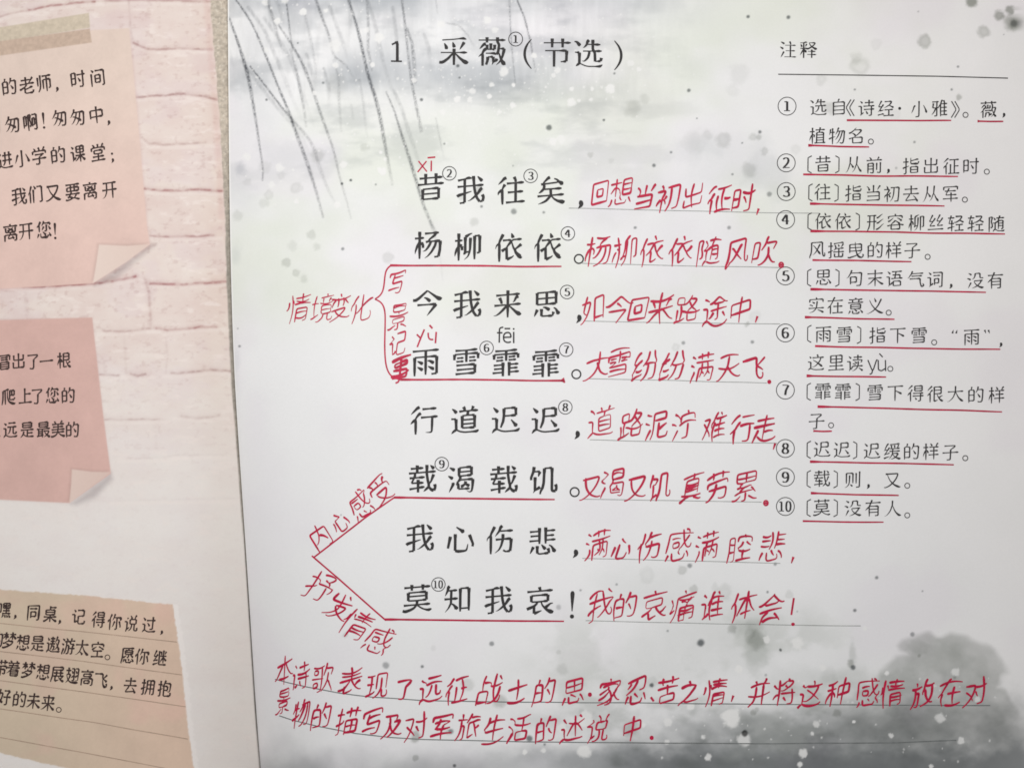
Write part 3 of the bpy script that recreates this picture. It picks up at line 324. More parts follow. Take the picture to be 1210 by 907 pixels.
'记': [[3,37,77,75,77], [0,75,77,75,49], [0,42,48,75,49], [0,42,48,42,13], [0,42,13,48,10,78,11], [3,81,25,78,11], [5,34,27,32,22,27,19,22,17], [2,21,56,22,17], [3,4,56,21,56], [4,16,80,27,69]],
'词': [[2,20,55,21,18], [3,5,56,20,55], [4,32,28,31,24,27,20,21,18,15,10], [6,42,28,61,28], [0,61,49,61,28], [0,41,49,61,49], [1,41,49,41,19], [3,63,9,77,10], [0,78,78,77,10], [3,33,79,78,78], [4,35,64,68,64], [4,12,81,24,69]],
'诗': [[5,57,85,57,56], [4,36,72,80,72], [4,32,39,83,39], [6,69,55,69,10], [3,56,9,69,10], [4,30,55,84,55], [7,20,18,25,20,32,25], [3,5,56,19,55], [1,19,55,20,18,16,11], [4,42,32,51,16], [4,14,80,25,70]],
'语': [[2,71,64,71,47], [3,35,64,71,64], [8,52,80,46,47], [2,19,55,20,17], [3,5,56,19,55], [4,33,29,32,24,29,21,20,17,15,9], [4,29,47,84,47], [4,32,80,81,80], [4,11,82,24,69], [2,74,33,75,12], [0,39,34,74,33], [0,39,34,39,12], [2,39,12,75,12]],
'说': [[6,64,66,73,65], [0,73,65,73,44], [6,63,43,73,44], [5,76,85,70,82,64,66], [8,46,66,64,66], [7,20,20,26,22,34,27], [3,5,56,20,55], [1,20,55,20,20,16,13,15,6], [5,38,85,42,82,47,74,46,66], [2,37,65,46,66], [0,37,65,37,44], [2,37,44,63,43], [6,63,43,63,12], [0,63,12,68,10,80,11], [3,78,24,81,18,80,11], [7,48,43,47,31,43,20,35,12,31,10,27,11], [4,20,75,25,69]],
'读': [[5,57,86,57,62], [5,32,62,57,62,78,61], [4,31,32,82,32], [4,59,55,59,38,53,23,47,17,39,12,35,10,28,11], [4,36,75,78,75], [2,19,55,20,19], [3,4,56,19,55], [1,28,21,20,19,15,9], [3,31,30,28,21], [7,78,61,75,51,69,48], [4,40,54,53,46], [4,32,44,37,44,48,38], [4,12,81,24,70], [4,62,23,82,8]],
'课': [[7,57,80,57,7], [4,31,31,30,26,26,22,20,20,15,12], [2,19,55,20,20], [3,5,56,19,55], [8,38,66,75,66], [4,31,38,51,38,57,36,64,38,83,38], [7,57,36,51,32,39,19,32,14,27,14], [7,57,36,63,32,74,20,83,13], [4,11,82,22,70], [2,37,52,57,51], [0,37,80,37,52], [0,37,80,75,80], [0,75,80,75,51], [6,57,51,75,51]],
'谁': [[7,41,50,79,50], [8,63,67,63,16], [7,41,65,47,68,81,68], [4,50,84,46,82,41,65,34,58,30,50], [4,33,26,25,20,20,19,15,11], [2,19,55,20,19], [3,5,56,19,55], [7,41,65,41,6], [7,41,33,79,33], [7,41,15,84,15], [4,12,82,23,71], [4,60,84,65,73]],
'走': [[7,20,29,34,16,49,11,78,10,86,14], [4,23,45,20,29,13,16,6,8], [4,14,73,75,73], [5,44,86,44,13], [4,6,55,81,55], [7,44,35,76,35]],
'路': [[8,49,68,61,52,74,41,76,36], [2,74,74,71,65,65,57,57,48,49,42,46,36], [6,53,75,74,74], [4,4,9,7,14,11,16,38,21], [8,23,58,23,18], [2,33,80,33,59], [0,11,79,33,80], [0,11,79,11,59], [1,11,59,40,59,49,68,50,72,53,75,56,86], [7,24,40,34,40,39,37,52,35,71,35,85,40], [6,46,36,47,12], [0,47,12,75,12], [6,76,36,75,12], [5,11,47,11,16]],
'轻': [[4,4,21,8,25,38,31], [1,10,46,36,46], [3,21,85,10,46], [4,24,62,24,7], [8,61,38,61,12], [4,43,39,79,39], [4,5,73,37,73], [4,38,11,83,11], [7,62,60,82,49], [4,42,79,71,79,73,78,73,76,71,72,62,60,44,50,36,51]],
'载': [[5,57,85,57,58,61,34,63,30,63,21], [6,63,21,70,12,78,9], [3,80,27,82,20,81,14,78,9], [7,63,21,48,8], [5,29,86,29,65], [4,10,77,47,77], [4,32,44,32,7], [1,13,35,48,34], [6,22,64,23,56,13,35], [4,5,64,83,64], [4,7,50,51,50], [5,77,56,69,35,63,30], [4,7,18,51,22], [4,67,83,78,72]],
'过': [[3,49,24,66,25], [3,67,86,66,25], [4,30,68,82,68], [7,20,22,34,14,44,12,77,13,85,16], [2,19,49,20,22], [3,5,51,19,49], [7,20,22,14,20,6,10], [4,34,56,41,50,48,39], [4,8,82,13,79,23,68]],
'这': [[4,30,59,49,47,77,24], [7,68,69,65,56,55,42,47,34,37,27,31,25,24,27], [4,27,70,83,70], [7,19,19,33,13,46,11,77,11,84,16], [2,19,49,19,19], [3,5,51,19,49], [7,19,19,13,17,6,11], [5,50,85,54,77,53,70], [4,13,77,20,68]],
'进': [[4,46,84,45,45,42,32,34,22], [4,31,68,81,68], [4,67,84,67,21], [4,30,45,82,45], [7,20,21,34,13,44,11,77,12,85,15], [2,19,51,20,21], [3,5,52,19,51], [7,20,21,14,18,10,15,8,12,8,5], [4,10,83,23,69]],
'远': [[6,62,58,62,31,64,24], [0,64,24,79,25], [3,80,35,79,25], [4,28,59,82,59], [7,19,20,35,12,45,10,75,10,80,11,86,15], [2,19,52,19,20], [3,5,53,19,52], [7,19,20,12,16,8,11,7,6], [7,46,58,44,43,41,35,38,30,34,26,27,24], [4,34,78,77,78], [4,9,79,23,69]],
'迟': [[7,19,21,13,19,6,10], [7,19,21,34,14,44,12,76,12,80,13,86,18], [2,19,51,19,21], [3,5,52,19,51], [6,40,57,75,57], [0,74,79,75,57], [0,40,79,74,79], [1,40,79,40,57,38,42,31,24], [4,9,84,23,69], [4,61,45,78,24]],
'述': [[7,55,62,49,57,41,41,30,28], [7,55,62,64,53,81,32], [4,55,85,55,20], [3,29,66,50,66,55,62], [1,55,62,60,66,82,66], [7,20,20,31,14,46,11,76,12,85,15], [2,20,51,20,20], [3,5,52,20,51], [7,20,20,10,15,6,9], [4,9,81,22,66], [4,65,83,75,75]],
'选': [[7,40,72,79,71], [3,57,85,57,58,63,48,64,24], [0,64,24,80,25], [3,82,34,80,25], [4,29,53,83,53], [7,47,53,47,46,43,34,35,26,31,24,27,26], [4,46,84,41,79,40,72,34,65,29,62], [7,19,19,24,17,35,12,45,10,76,10,80,11,85,15], [2,19,49,19,19], [3,6,50,19,49], [7,19,19,9,11], [4,4,80,11,79,21,68]],
'途': [[6,54,61,54,21], [3,44,20,54,21], [8,37,66,42,61,54,61,67,61,73,67], [7,19,20,35,12,45,10,75,10,79,11,85,15], [2,19,52,19,20], [3,5,53,19,52], [7,19,20,12,16,8,11,7,7], [4,29,47,82,47], [1,54,81,73,67,79,64,84,65], [3,24,63,30,63,37,66,54,81], [4,69,38,79,24], [4,40,39,31,26,25,24], [4,8,80,13,79,24,70]],
'道': [[4,28,72,43,73,54,72,64,73,83,72], [5,69,85,64,73], [8,54,72,52,60], [8,37,35,72,35], [8,37,47,72,47], [7,20,20,31,14,45,11,79,11,85,15], [2,19,51,20,20], [3,5,52,19,51], [7,20,20,13,16,6,9], [5,40,85,44,79,43,73], [4,7,81,12,78,21,68], [2,37,59,52,60], [0,37,59,37,24], [0,37,24,73,23], [0,73,59,73,23], [6,52,60,73,59]],
'遨': [[4,26,76,54,76], [4,39,85,39,56,36,46,33,32,28,21], [4,61,54,78,24,78,17], [4,26,63,52,63], [6,36,40,49,39], [0,49,39,48,21], [3,39,20,48,21], [6,62,70,77,69], [1,77,69,75,59,72,46,66,32,57,22,51,20], [4,69,86,65,82,62,70,56,59,57,53], [4,24,50,55,50], [7,17,21,31,13,40,11,75,11,80,11,85,15], [2,17,53,17,21], [3,4,54,17,53], [7,17,21,9,14,7,12,7,6], [4,10,81,19,66]],
'采': [[5,2,15,9,14,16,17,28,26,37,36,44,40], [4,6,42,36,42,44,40,53,42,82,42], [4,40,71,45,56], [4,44,53,44,7], [7,44,40,51,36,60,27,71,18,79,14,86,15], [4,10,77,44,79,70,82,79,79], [4,16,68,22,57,22,51], [4,73,71,60,50]],
'释': [[4,5,52,17,52,36,33], [4,61,47,61,7], [4,39,23,83,23], [4,42,38,79,38], [7,22,79,22,6], [7,21,47,5,20], [2,28,53,21,47], [0,28,53,41,50,45,51,61,60,74,72,78,79], [6,48,79,78,79], [7,48,79,51,71,61,60,77,51,81,50,87,52], [4,5,78,22,79,32,82,39,80], [4,8,72,13,59], [4,36,73,30,60]],
'里': [[8,17,63,72,63], [8,44,80,44,12], [4,11,30,78,30], [4,6,11,83,11], [6,72,63,72,47], [0,17,46,72,47], [0,17,80,17,46], [0,17,80,72,80], [2,72,80,72,63]],
'间': [[8,31,41,57,41], [4,11,66,11,7], [3,66,9,77,10], [0,77,78,77,10], [3,31,79,77,78], [4,10,83,15,81,23,72], [2,30,58,31,41], [0,30,58,57,58], [0,57,58,57,24], [0,31,24,57,24], [6,31,41,31,24]],
'随': [[8,56,48,77,48], [7,39,20,33,16,30,12,29,7], [7,39,20,50,13,57,11,75,10,80,11,85,14], [8,39,50,39,20], [6,39,50,43,53,46,54,54,60,59,61,77,61], [0,77,61,77,22], [3,69,20,77,22], [4,44,74,83,74], [8,56,36,77,36], [4,62,85,55,66,54,60,56,48,55,20], [5,29,50,39,50], [4,32,77,40,64], [1,10,79,10,7], [0,10,79,25,80], [0,25,80,20,57,25,43,25,30], [3,17,28,25,30]],
'难': [[7,45,50,80,50], [8,64,67,64,16], [7,47,68,82,67], [3,52,85,44,59,36,55], [1,36,55,35,45], [7,45,33,81,33], [3,6,73,31,73], [1,31,73,29,58,23,40,17,28,8,17], [4,7,63,29,31,31,26,31,22], [7,44,59,45,50,45,6], [7,45,15,83,15], [4,61,84,67,73]],
'雅': [[2,11,50,29,49], [3,14,72,11,50], [1,27,48,16,28,6,16], [0,27,48,38,50], [6,49,65,44,59,38,50], [7,50,50,81,50], [7,50,32,81,32], [5,65,85,68,74,68,14], [7,49,65,55,68,82,68], [4,59,86,54,82,49,65,50,7], [6,31,79,31,54,29,49,31,44,31,11], [3,19,10,31,11], [7,50,14,83,14], [4,8,79,40,79]],
'雨': [[1,12,60,12,6], [0,12,60,76,60], [0,76,60,76,10], [3,61,9,76,10], [7,44,77,44,8], [4,6,78,82,78], [4,20,49,36,40], [4,51,32,65,24,69,24], [4,49,48,55,48,68,40], [4,20,32,36,22]],
'雪': [[3,13,12,69,12], [0,69,37,69,12], [3,15,37,69,37], [5,16,24,69,24], [1,78,69,78,53], [0,10,69,78,69], [1,10,69,9,53], [7,44,79,44,45], [4,12,80,44,79,76,80], [4,52,48,73,48], [4,52,58,70,58], [4,17,58,36,58], [4,15,48,36,48]],
'霏': [[5,9,29,35,29], [4,35,47,35,7], [5,5,18,35,18], [1,78,70,79,57], [0,9,71,78,70], [1,9,71,9,57], [7,44,80,44,51], [5,8,40,35,40], [7,53,29,78,29], [7,53,18,82,18], [4,53,47,53,7], [7,53,40,80,40], [4,12,81,44,80,76,81], [4,17,62,36,62], [4,51,62,71,62], [4,15,53,36,53], [4,51,53,73,53]],
'风': [[4,60,68,56,66,48,49,38,32,27,21,22,20], [4,24,64,30,62,36,54,61,20], [1,70,79,70,40,72,19,76,11,79,10,81,11,83,18,81,28], [0,17,79,70,79], [1,17,79,17,50,16,35,14,24,8,11,9,4]],
'飞': [[3,7,78,54,78], [0,54,78,55,57,58,53], [0,58,53,56,49,57,42,59,29,63,20,70,13,79,12], [3,79,30,82,22,79,12], [7,58,53,76,42,81,37], [5,80,73,58,53]],
'饥': [[4,35,25,25,19,20,17,15,9], [5,20,55,20,17], [6,15,71,34,70], [1,34,70,29,55], [4,17,85,15,71,8,53,9,47], [3,79,29,82,23,82,16,80,10], [0,69,78,69,14,70,11,72,10,80,10], [0,47,78,69,78], [1,47,78,45,35,42,22,36,11,35,4]],
'高': [[6,28,17,58,18], [0,59,31,58,18], [0,28,31,59,31], [2,28,31,28,17], [4,6,75,81,75], [5,42,85,45,75], [1,12,41,12,7], [0,12,41,76,41], [0,76,41,76,10], [3,65,8,76,10], [6,23,64,67,64], [0,67,64,67,51], [0,22,51,67,51], [6,23,64,22,51]],
}
def decode(g):
    return [(np.array(t[1:], float).reshape(-1, 2)/88.0-.5, t[0]//3, t[0] % 3) for t in g]
def joined(g):
    """for handwriting: strokes that were parted at a corner run on round it"""
    L = [[p, a, b] for p, a, b in decode(g)]; k = 0
    while k < len(L):
        hit = False
        for j in range(len(L)):
            if j == k: continue
            for e, f in ((1, 0), (1, 1), (0, 1), (0, 0)):
                if L[k][1+e] or L[j][1+f] or plen(L[k][0]) > 2.2: continue
                p = L[k][0] if e else L[k][0][::-1]; q = L[j][0] if not f else L[j][0][::-1]
                if np.hypot(*(p[-1]-q[0])) < .02:
                    L[k] = [np.vstack([p, q[1:]]), L[k][2-e], L[j][2-f]]; del L[j]; hit = True; break
            if hit: break
        if not hit: k += 1
        else: k = 0
    for t in L:
        d = t[0][-1]-t[0][0]
        if (d[0] < 0 if abs(d[0]) > abs(d[1])*1.6 else d[1] > 0): t[0] = t[0][::-1]; t[1], t[2] = t[2], t[1]
    return L
def resample(p, n):
    s = np.r_[0, np.cumsum(np.hypot(*np.diff(p, axis=0).T))]
    t = np.linspace(0, s[-1], n)
    return np.stack([np.interp(t, s, p[:, k]) for k in (0, 1)], 1), s[-1]
def plen(p): return np.hypot(*np.diff(p, axis=0).T).sum()
def soften(p, k):
    for _ in range(k):
        q = p.copy(); q[1:-1] = (p[:-2]+2*p[1:-1]+p[2:])/4; p = q
    return p
def lerp(t, *kv): return np.interp(t, [k for k, _ in kv], [v for _, v in kv])
def ribbon(p, w):
    d = np.gradient(p, axis=0); d /= np.hypot(*d.T)[:, None]+1e-9
    n = np.stack([-d[:, 1], d[:, 0]], 1)*np.asarray(w)[:, None]/2
    return p+n, p-n
def brush(p, a, b, w0, hw, song=False):
    """printed stroke: pressed heads, tapering falls"""
    d = p[-1]-p[0]; q, L = resample(p, max(7, int(plen(p)*40)+4)); q = soften(q, 2); n = len(q)
    ang = math.degrees(math.atan2(d[1], d[0])); t = np.linspace(0, 1, n)
    e = min(.3, w0*1.3/max(L, 1e-6)); z = min(1., L/.42); fa, fb = a == 1, b == 1
    if abs(ang) < 17:
        h = hw
        if song: w = lerp(t, (0, h), (1-e*2.2, h), (1-e*.8, h*2.3 if b != 2 else h), (1, h*.7 if fb else h*1.4))
        else: w = lerp(t, (0, h*(1+.4*z if fa else 1)), (e*1.6, h), (.6, h*.96), (1-e*1.9, h*1.05), (1-e*.7, h*(1+.75*z if b != 2 else 1)), (1, h*(.8 if fb else 1.25 if b == 0 else 1)))
    elif -104 < ang < -72:
        w = lerp(t, (0, 1.1 if a != 2 else 1), (e*.5, 1.22 if a != 2 else 1), (e*1.5, .98), (1-e*2, .98), (1, .85 if fb else 1))
        if fb and L > .45 and not song: w = w*lerp(t, (0, 1), (.75, 1), (1, .7))
    elif ang <= -104 or ang > 150:
        w = lerp(t, (0, 1. if a != 2 else .9), (e*.5, 1.15 if a != 2 else .9), (.35, .92), (.7, .66), (1, .12 if fb else .7))
    elif -72 <= ang <= -17:
        if L < .26: w = lerp(t, (0, .35 if fa else .8), (.55, 1.1), (.85, 1.3), (1, .8))
        else: w = lerp(t, (0, .45), (.3, .72), (.6, 1.05), (.82, 1.62), (.92, 1.2), (1, .15 if fb else 1))
    else:
        w = lerp(t, (0, 1.), (.2, 1.1), (1, .3 if fb else .7))
        if ang > 60: w = lerp(t, (0, .9), (1, .35))
    return ribbon(q, w*w0)
def pen(p, w0, g):
    """the same stroke written by hand with a fine pen"""
    d = p[-1]-p[0]; q, L = resample(p, max(7, int(plen(p)*30)+4)); q = soften(q, 4); t = np.linspace(0, 1, len(q))
    q = q+(np.sin(t*math.pi)*g.normal(0, .06))[:, None]*np.array([-d[1], d[0]])
    w = lerp(t, (0, .7), (.1, 1.15), (.55, .95), (1, .5))*(1+.10*g.normal())
    return ribbon(q, w*w0)

class Ink:
    """collects strokes in print points and lays them on the page as one mesh"""
    def __init__(s): s.V = []; s.F = []; s.Z = []; s.n = 0; s.k = 0
    def strip(s, l, r, closed=False):
        m = len(l); s.V += [np.c_[l[:, 0], l[:, 1]], np.c_[r[:, 0], r[:, 1]]]
        i = np.arange(m if closed else m-1); j = (i+1) % m
        s.F.append(np.stack([s.n+i, s.n+m+i, s.n+m+j, s.n+j], 1)); s.Z.append(np.full(2*m, .004+.0003*(s.k % 14)))
        s.n += 2*m; s.k += 1
    def line(s, pts, w, wob=0., curve=False, prof=None):
        pts = np.asarray(pts, float); L = plen(pts); n = max(8, int(L/2.2)); q, _ = resample(pts, n)
        if curve: q = soften(q, 12)
        t = np.linspace(0, 1, n)
        if wob:
            k = rng.uniform(0, 99); q = q+np.stack([0*t, (noise(t*L/45+k, 0*t, 3)-.5)*wob*2], 1)
        ww = w*(prof(t) if prof else 1+0*t)*(1+.16*(noise(t*L/9, 0*t+rng.uniform(0, 99), 5)-.5))
        l, r = ribbon(q, ww); s.strip(l, r)
    def ring(s, x, y, rx, ry, w):
        a = np.linspace(0, 2*math.pi, 36, endpoint=False); c = np.c_[np.cos(a), np.sin(a)]
        s.strip(c*[rx+w/2, ry+w/2]+[x, y], c*[rx-w/2, ry-w/2]+[x, y], True)
    def dot(s, x, y, rx, ry=None):
        ry = ry or rx; a = np.linspace(0, 2*math.pi, 18, endpoint=False); c = np.c_[np.cos(a), np.sin(a)]
        s.strip(c*[rx, ry]+[x, y], c*[rx*.02, ry*.02]+[x, y], True)
    def place(s, l, r, x, y, em, rot, sx=1, sy=1):
        c, n = math.cos(rot), math.sin(rot)
        for k in (0,):
            o = []
            for e in (l, r):
                u = e[:, 0]*em*sx; v = -e[:, 1]*em*sy
                o.append(np.c_[x+c*u-n*v, y+n*u+c*v])
            s.strip(*o)
    def printed(s, ch, x, y, em, w0=.08, hw=.72, rise=.075, rot=0., sx=1., sy=1., song=False):
        if ch in PUNCT: return PUNCT[ch](s, x, y, em, rot)
        if ch in CIRC: return s.circled(CIRC[ch], x, y, em)
        for p, a, b in decode(GLYPHS[ch]):
            q = p*[.96, .97]; q[:, 1] += q[:, 0]*rise
            s.place(*brush(q, a, b, w0, hw, song), x, y, em, rot, sx, sy)
    def latin(s, ch, x, y, em, w0):
        st = decode(GLYPHS[ch]); P = np.vstack([p for p, _, _ in st]); cx = (P[:, 0].min()+P[:, 0].max())/2
        for p, a, b in st:
            q, _ = resample(p-[cx, 0], max(6, int(plen(p)*40)+4)); s.place(*ribbon(soften(q, 2), np.full(len(q), w0)), x, y, em, 0)
        if ch == 'i': s.dot(x, y-.335*em, w0*em*.62)
    def circled(s, d, x, y, r):
        s.ring(x, y, r, r, max(.95, r*.085))
        em = r*1.62; off = [0] if d < 10 else [-.27, .21]
        for k, dx in zip(str(d), off):
            st = decode(GLYPHS[k]); P = np.vstack([p for p, _, _ in st]); c = (P.min(0)+P.max(0))/2
            for p, a, b in st:
                n = max(8, int(plen(p)*40)+4); q, _ = resample(p-c, n); q = soften(q, 2); g = np.gradient(q, axis=0)
                w = .055+.095*np.abs(g[:, 1])/(np.hypot(*g.T)+1e-9)
                s.place(*ribbon(q, w), x+dx*em, y, em, 0, 1.05 if d < 10 else .85, 1)
    def hand(s, ch, x, y, em, w=2.25, rise=.23, lean=.16, rot=0., sx=.90, sy=1.05):
        if ch in HPUNCT: return HPUNCT[ch](s, x, y)
        g = np.random.default_rng(int(x*31+y*17) % 99991)
        rise = rise+g.normal(0, .035); lean = lean+g.normal(0, .035); rise = rise*(1 if len(GLYPHS[ch]) < 13 else .75); rot = rot+g.normal(0, .03)
        tips = []; w = w*min(1.0, (10./len(decode(GLYPHS[ch])))**.32)
        for p, a, b in joined(GLYPHS[ch]):
            c = p.mean(0); th = g.normal(0, .045); k = 1+g.normal(0, .03)
            q = (p-c)@np.array([[math.cos(th), math.sin(th)], [-math.sin(th), math.cos(th)]])*k+c+g.normal(0, .006, 2)
            tips.append((q[0], q[-1], a, b))
            q = np.c_[q[:, 0]+lean*q[:, 1], q[:, 1]+rise*q[:, 0]]
            s.place(*pen(q, w/em, g), x, y, em, rot, sx, sy)
        n = 0
        for i, (_, e, _, b) in enumerate(tips):                      # the pen runs lightly on into a near stroke
            if b != 1 or n >= 3 or len(tips) > 11: continue
            c = [(np.hypot(*(t[0]-e)), t[0]) for j, t in enumerate(tips) if j != i and t[2] == 1 and t[0][1] < e[1]+.03 and t[0][0] < e[0]+.1]
            if not c: continue
            d, t = min(c, key=lambda v: v[0])
            if .07 < d < .36 and g.random() < .45:
                q = np.array([e, (e+t)/2+[.025, .0], t]); q = np.c_[q[:, 0]+lean*q[:, 1], q[:, 1]+rise*q[:, 0]]
                q = soften(resample(q, 10)[0], 3); s.place(*ribbon(q, np.interp(np.linspace(0, 1, 10), [0, .5, 1], [.75, .38, .7])*w/em), x, y, em, rot, sx, sy); n += 1
    def build(s, name, mat, parent, label=None):
        P = np.vstack(s.V); Z = np.concatenate(s.Z)
        m = mesh_of(name, at(P, Z), np.vstack(s.F), smooth=True)
        return put(name, m, mat, parent, label)
def _rot(pts, x, y, em, rot):
    c, n = math.cos(rot), math.sin(rot); pts = np.asarray(pts, float)*em
    return np.c_[x+c*pts[:, 0]-n*pts[:, 1], y+n*pts[:, 0]+c*pts[:, 1]]
def _comma(s, x, y, em, rot=0):
    q, _ = resample(_rot([(.01, -.11), (.045, -.03), (.04, .05), (-.05, .15)], x, y, em, rot), 14)
    s.strip(*ribbon(soften(q, 1), np.interp(np.linspace(0, 1, 14), [0, .12, .4, .7, 1], [.02, .12, .145, .075, .012])*em))
def _excl(s, x, y, em, rot=0):
    q, _ = resample(_rot([(.01, -.42), (0, .2)], x, y, em, rot), 12)
    s.strip(*ribbon(q, np.interp(np.linspace(0, 1, 12), [0, .08, .2, 1], [.06, .125, .13, .03])*em))
    c = _rot([(0, .36)], x, y, em, rot)[0]; s.dot(c[0], c[1], .065*em)
def _semi(s, x, y, em, rot=0):
    c = _rot([(0, -.14)], x, y, em, rot)[0]; s.dot(c[0], c[1], .06*em); _comma(s, x, y+.2*em, em*.9, rot)
def _poly(*pts):
    def f(s, x, y, em, rot=0):
        for p in pts: s.line(_rot(p, x, y, em, rot), .055*em)
    return f
def _quote(sg):
    def f(s, x, y, em, rot=0):
        for dx in (-.1, .1):
            q, _ = resample(_rot([(dx+.04*sg, -.1*sg*sg), (dx, .0), (dx-.02*sg, .08)], x, y, em, 0), 8)
            w = np.linspace(.02, .11, 8) if sg > 0 else np.linspace(.11, .02, 8)
            s.strip(*ribbon(q, w*em))
    return f
PUNCT = {'，': _comma, '！': _excl, '；': _semi, '。': lambda s, x, y, em, rot=0: s.ring(x, y, .135*em, .135*em, .045*em),
         '·': lambda s, x, y, em, rot=0: s.dot(x, y, .08*em), '“': _quote(1), '”': _quote(-1),
         '〔': _poly([(.14, -.46), (-.06, -.36), (-.06, .36), (.14, .46)]), '〕': _poly([(-.14, -.46), (.06, -.36), (.06, .36), (-.14, .46)]),
         '《': _poly([(.06, -.44), (-.2, 0), (.06, .44)], [(.24, -.44), (-.02, 0), (.24, .44)]), '》': _poly([(-.06, -.44), (.2, 0), (-.06, .44)], [(-.24, -.44), (.02, 0), (-.24, .44)])}
CIRC = {c: i+1 for i, c in enumerate('①②③④⑤⑥⑦⑧⑨⑩')}
HPUNCT = {',': lambda s, x, y: s.line([(x+1.5, y-3.5), (x-1, y+4)], 2.5, prof=lambda t: 1.15-.7*t),
          '.': lambda s, x, y: s.dot(x, y, 2.4, 2.6), 'o': lambda s, x, y: (s.ring(x, y, 2.4, 2.8, 2.), s.dot(x, y, 1.4)),
          '!': lambda s, x, y: (s.line([(x+2, y-16), (x-1, y+4)], 2.4), s.dot(x+1, y+15, 2.2, 2.)),
          '、': lambda s, x, y: s.line([(x-2, y-1), (x+1.5, y+4)], 2.6)}
def spots(t):
    """'字 x y; 字 x y' -> [(字, x, y)]"""
    return [(a[0], float(a[1]), float(a[2])) for a in (e.split() for e in t.split(';')) if len(a) == 3]
# ================================================================= the book
book = bpy.data.objects.new('open_textbook', None); S.collection.objects.link(book)
book.location = (0, 0, 0); book['label'] = 'open school textbook with red handwritten notes beside a printed poem'; book['category'] = 'textbook'

TURN = math.tan(math.radians(1.2))
def axis(fine0, fine1, lo, hi, step, coarse):
    a = np.arange(fine0, fine1+1e-9, step)
    return np.r_[np.linspace(lo, fine0, max(2, int((fine0-lo)/coarse)+2))[:-1], a, np.linspace(a[-1], hi, max(2, int((hi-a[-1])/coarse)+2))[1:]]
YT, YB = 10.6, -16.0                                            # head and foot of the pages
YS = axis(-9.6, 9.9, YB, YT, .0205, .3)
def page(S0):
    """a sheet of paper: columns run from the fold outwards, rows across the page"""
    yy = YS[:, None]+0*S0[None]
    yy = yy-np.sign(S0[-1])*np.abs(S0)[None]*TURN*1.0
    xx = fold(yy)+S0[None]; zz = height(xx, yy)
    V = np.stack([xx, yy, zz], -1)
    nr, nc = yy.shape; i = np.arange(nr*nc).reshape(nr, nc)
    F = np.stack([i[:-1, :-1], i[:-1, 1:], i[1:, 1:], i[1:, :-1]], -1).reshape(-1, 4)
    if S0[-1] < 0: F = F[:, ::-1]
    return V.reshape(-1, 3), F

# ---------------------------------------------------------------- the print on the right-hand page
def spot(C, X, Y, x, y, rx, ry, dark, edge=.5, rough=.25, freq=.6, seed=0, tint=(1, 1, 1), ring=0., white=False):
    """one blot of ink (or of white) on the paper C"""
    k = (np.abs(X-x) < rx*1.5) & (np.abs(Y-y) < ry*1.5)
    if not k.any(): return
    u, v = (X[k]-x)/rx, (Y[k]-y)/ry
    r = np.hypot(u, v)
    if rough: r = r+rough*(fbm(X[k]*freq/math.sqrt(rx*ry)*3, Y[k]*freq/math.sqrt(rx*ry)*3, seed+int(x)*7+int(y), 4)-.5)*2
    m = 1-sstep(1-edge, 1.0, r)
    if ring: m = m*(1-ring*(1-sstep(.2, .8, r)))
    if white: C[k] += (np.array([.80, .80, .79])-C[k])*(m*dark)[:, None]
    else: C[k] *= 1-(m*dark)[:, None]*np.array(tint)
WASH = [  # x, y, rx, ry, dark, edge, rough
    (430,-6,200,26,.34,.9,.5),(330,4,75,20,.22,.9,.5),(455,6,70,34,.24,.9,.5),(560,14,170,34,.16,.9,.6),(680,-4,160,26,.20,.9,.5),
    (520,88,185,52,.30,.9,.45),(430,88,60,34,.20,.9,.5),(560,92,120,30,.14,.8,.5),(640,88,130,40,.14,.9,.5),(300,100,55,22,.16,.9,.5),
    (400,92,60,22,.17,.9,.4),(690,112,110,28,.10,.9,.5),(360,186,90,24,.10,.9,.5),(300,60,26,60,.08,.9,.5),(470,50,70,40,.12,.9,.5),
    (600,205,40,25,.05,.9,.5),(760,14,120,30,.10,.9,.5),(340,25,60,16,.1,.9,.5),(285,225,30,50,.06,.9,.4),(300,120,40,70,.07,.9,.5),(277,470,12,90,.05,.9,.3),
    (280,300,9,22,.12,.9,.4),(278,425,9,25,.09,.9,.4),(284,200,9,14,.2,.8,.4),
    (820,175,45,22,.11,.9,.6),(900,205,40,45,.13,.8,.6),(860,195,70,45,.07,.9,.6),(770,225,60,40,.06,.9,.6),(700,250,80,30,.05,.9,.6),
]
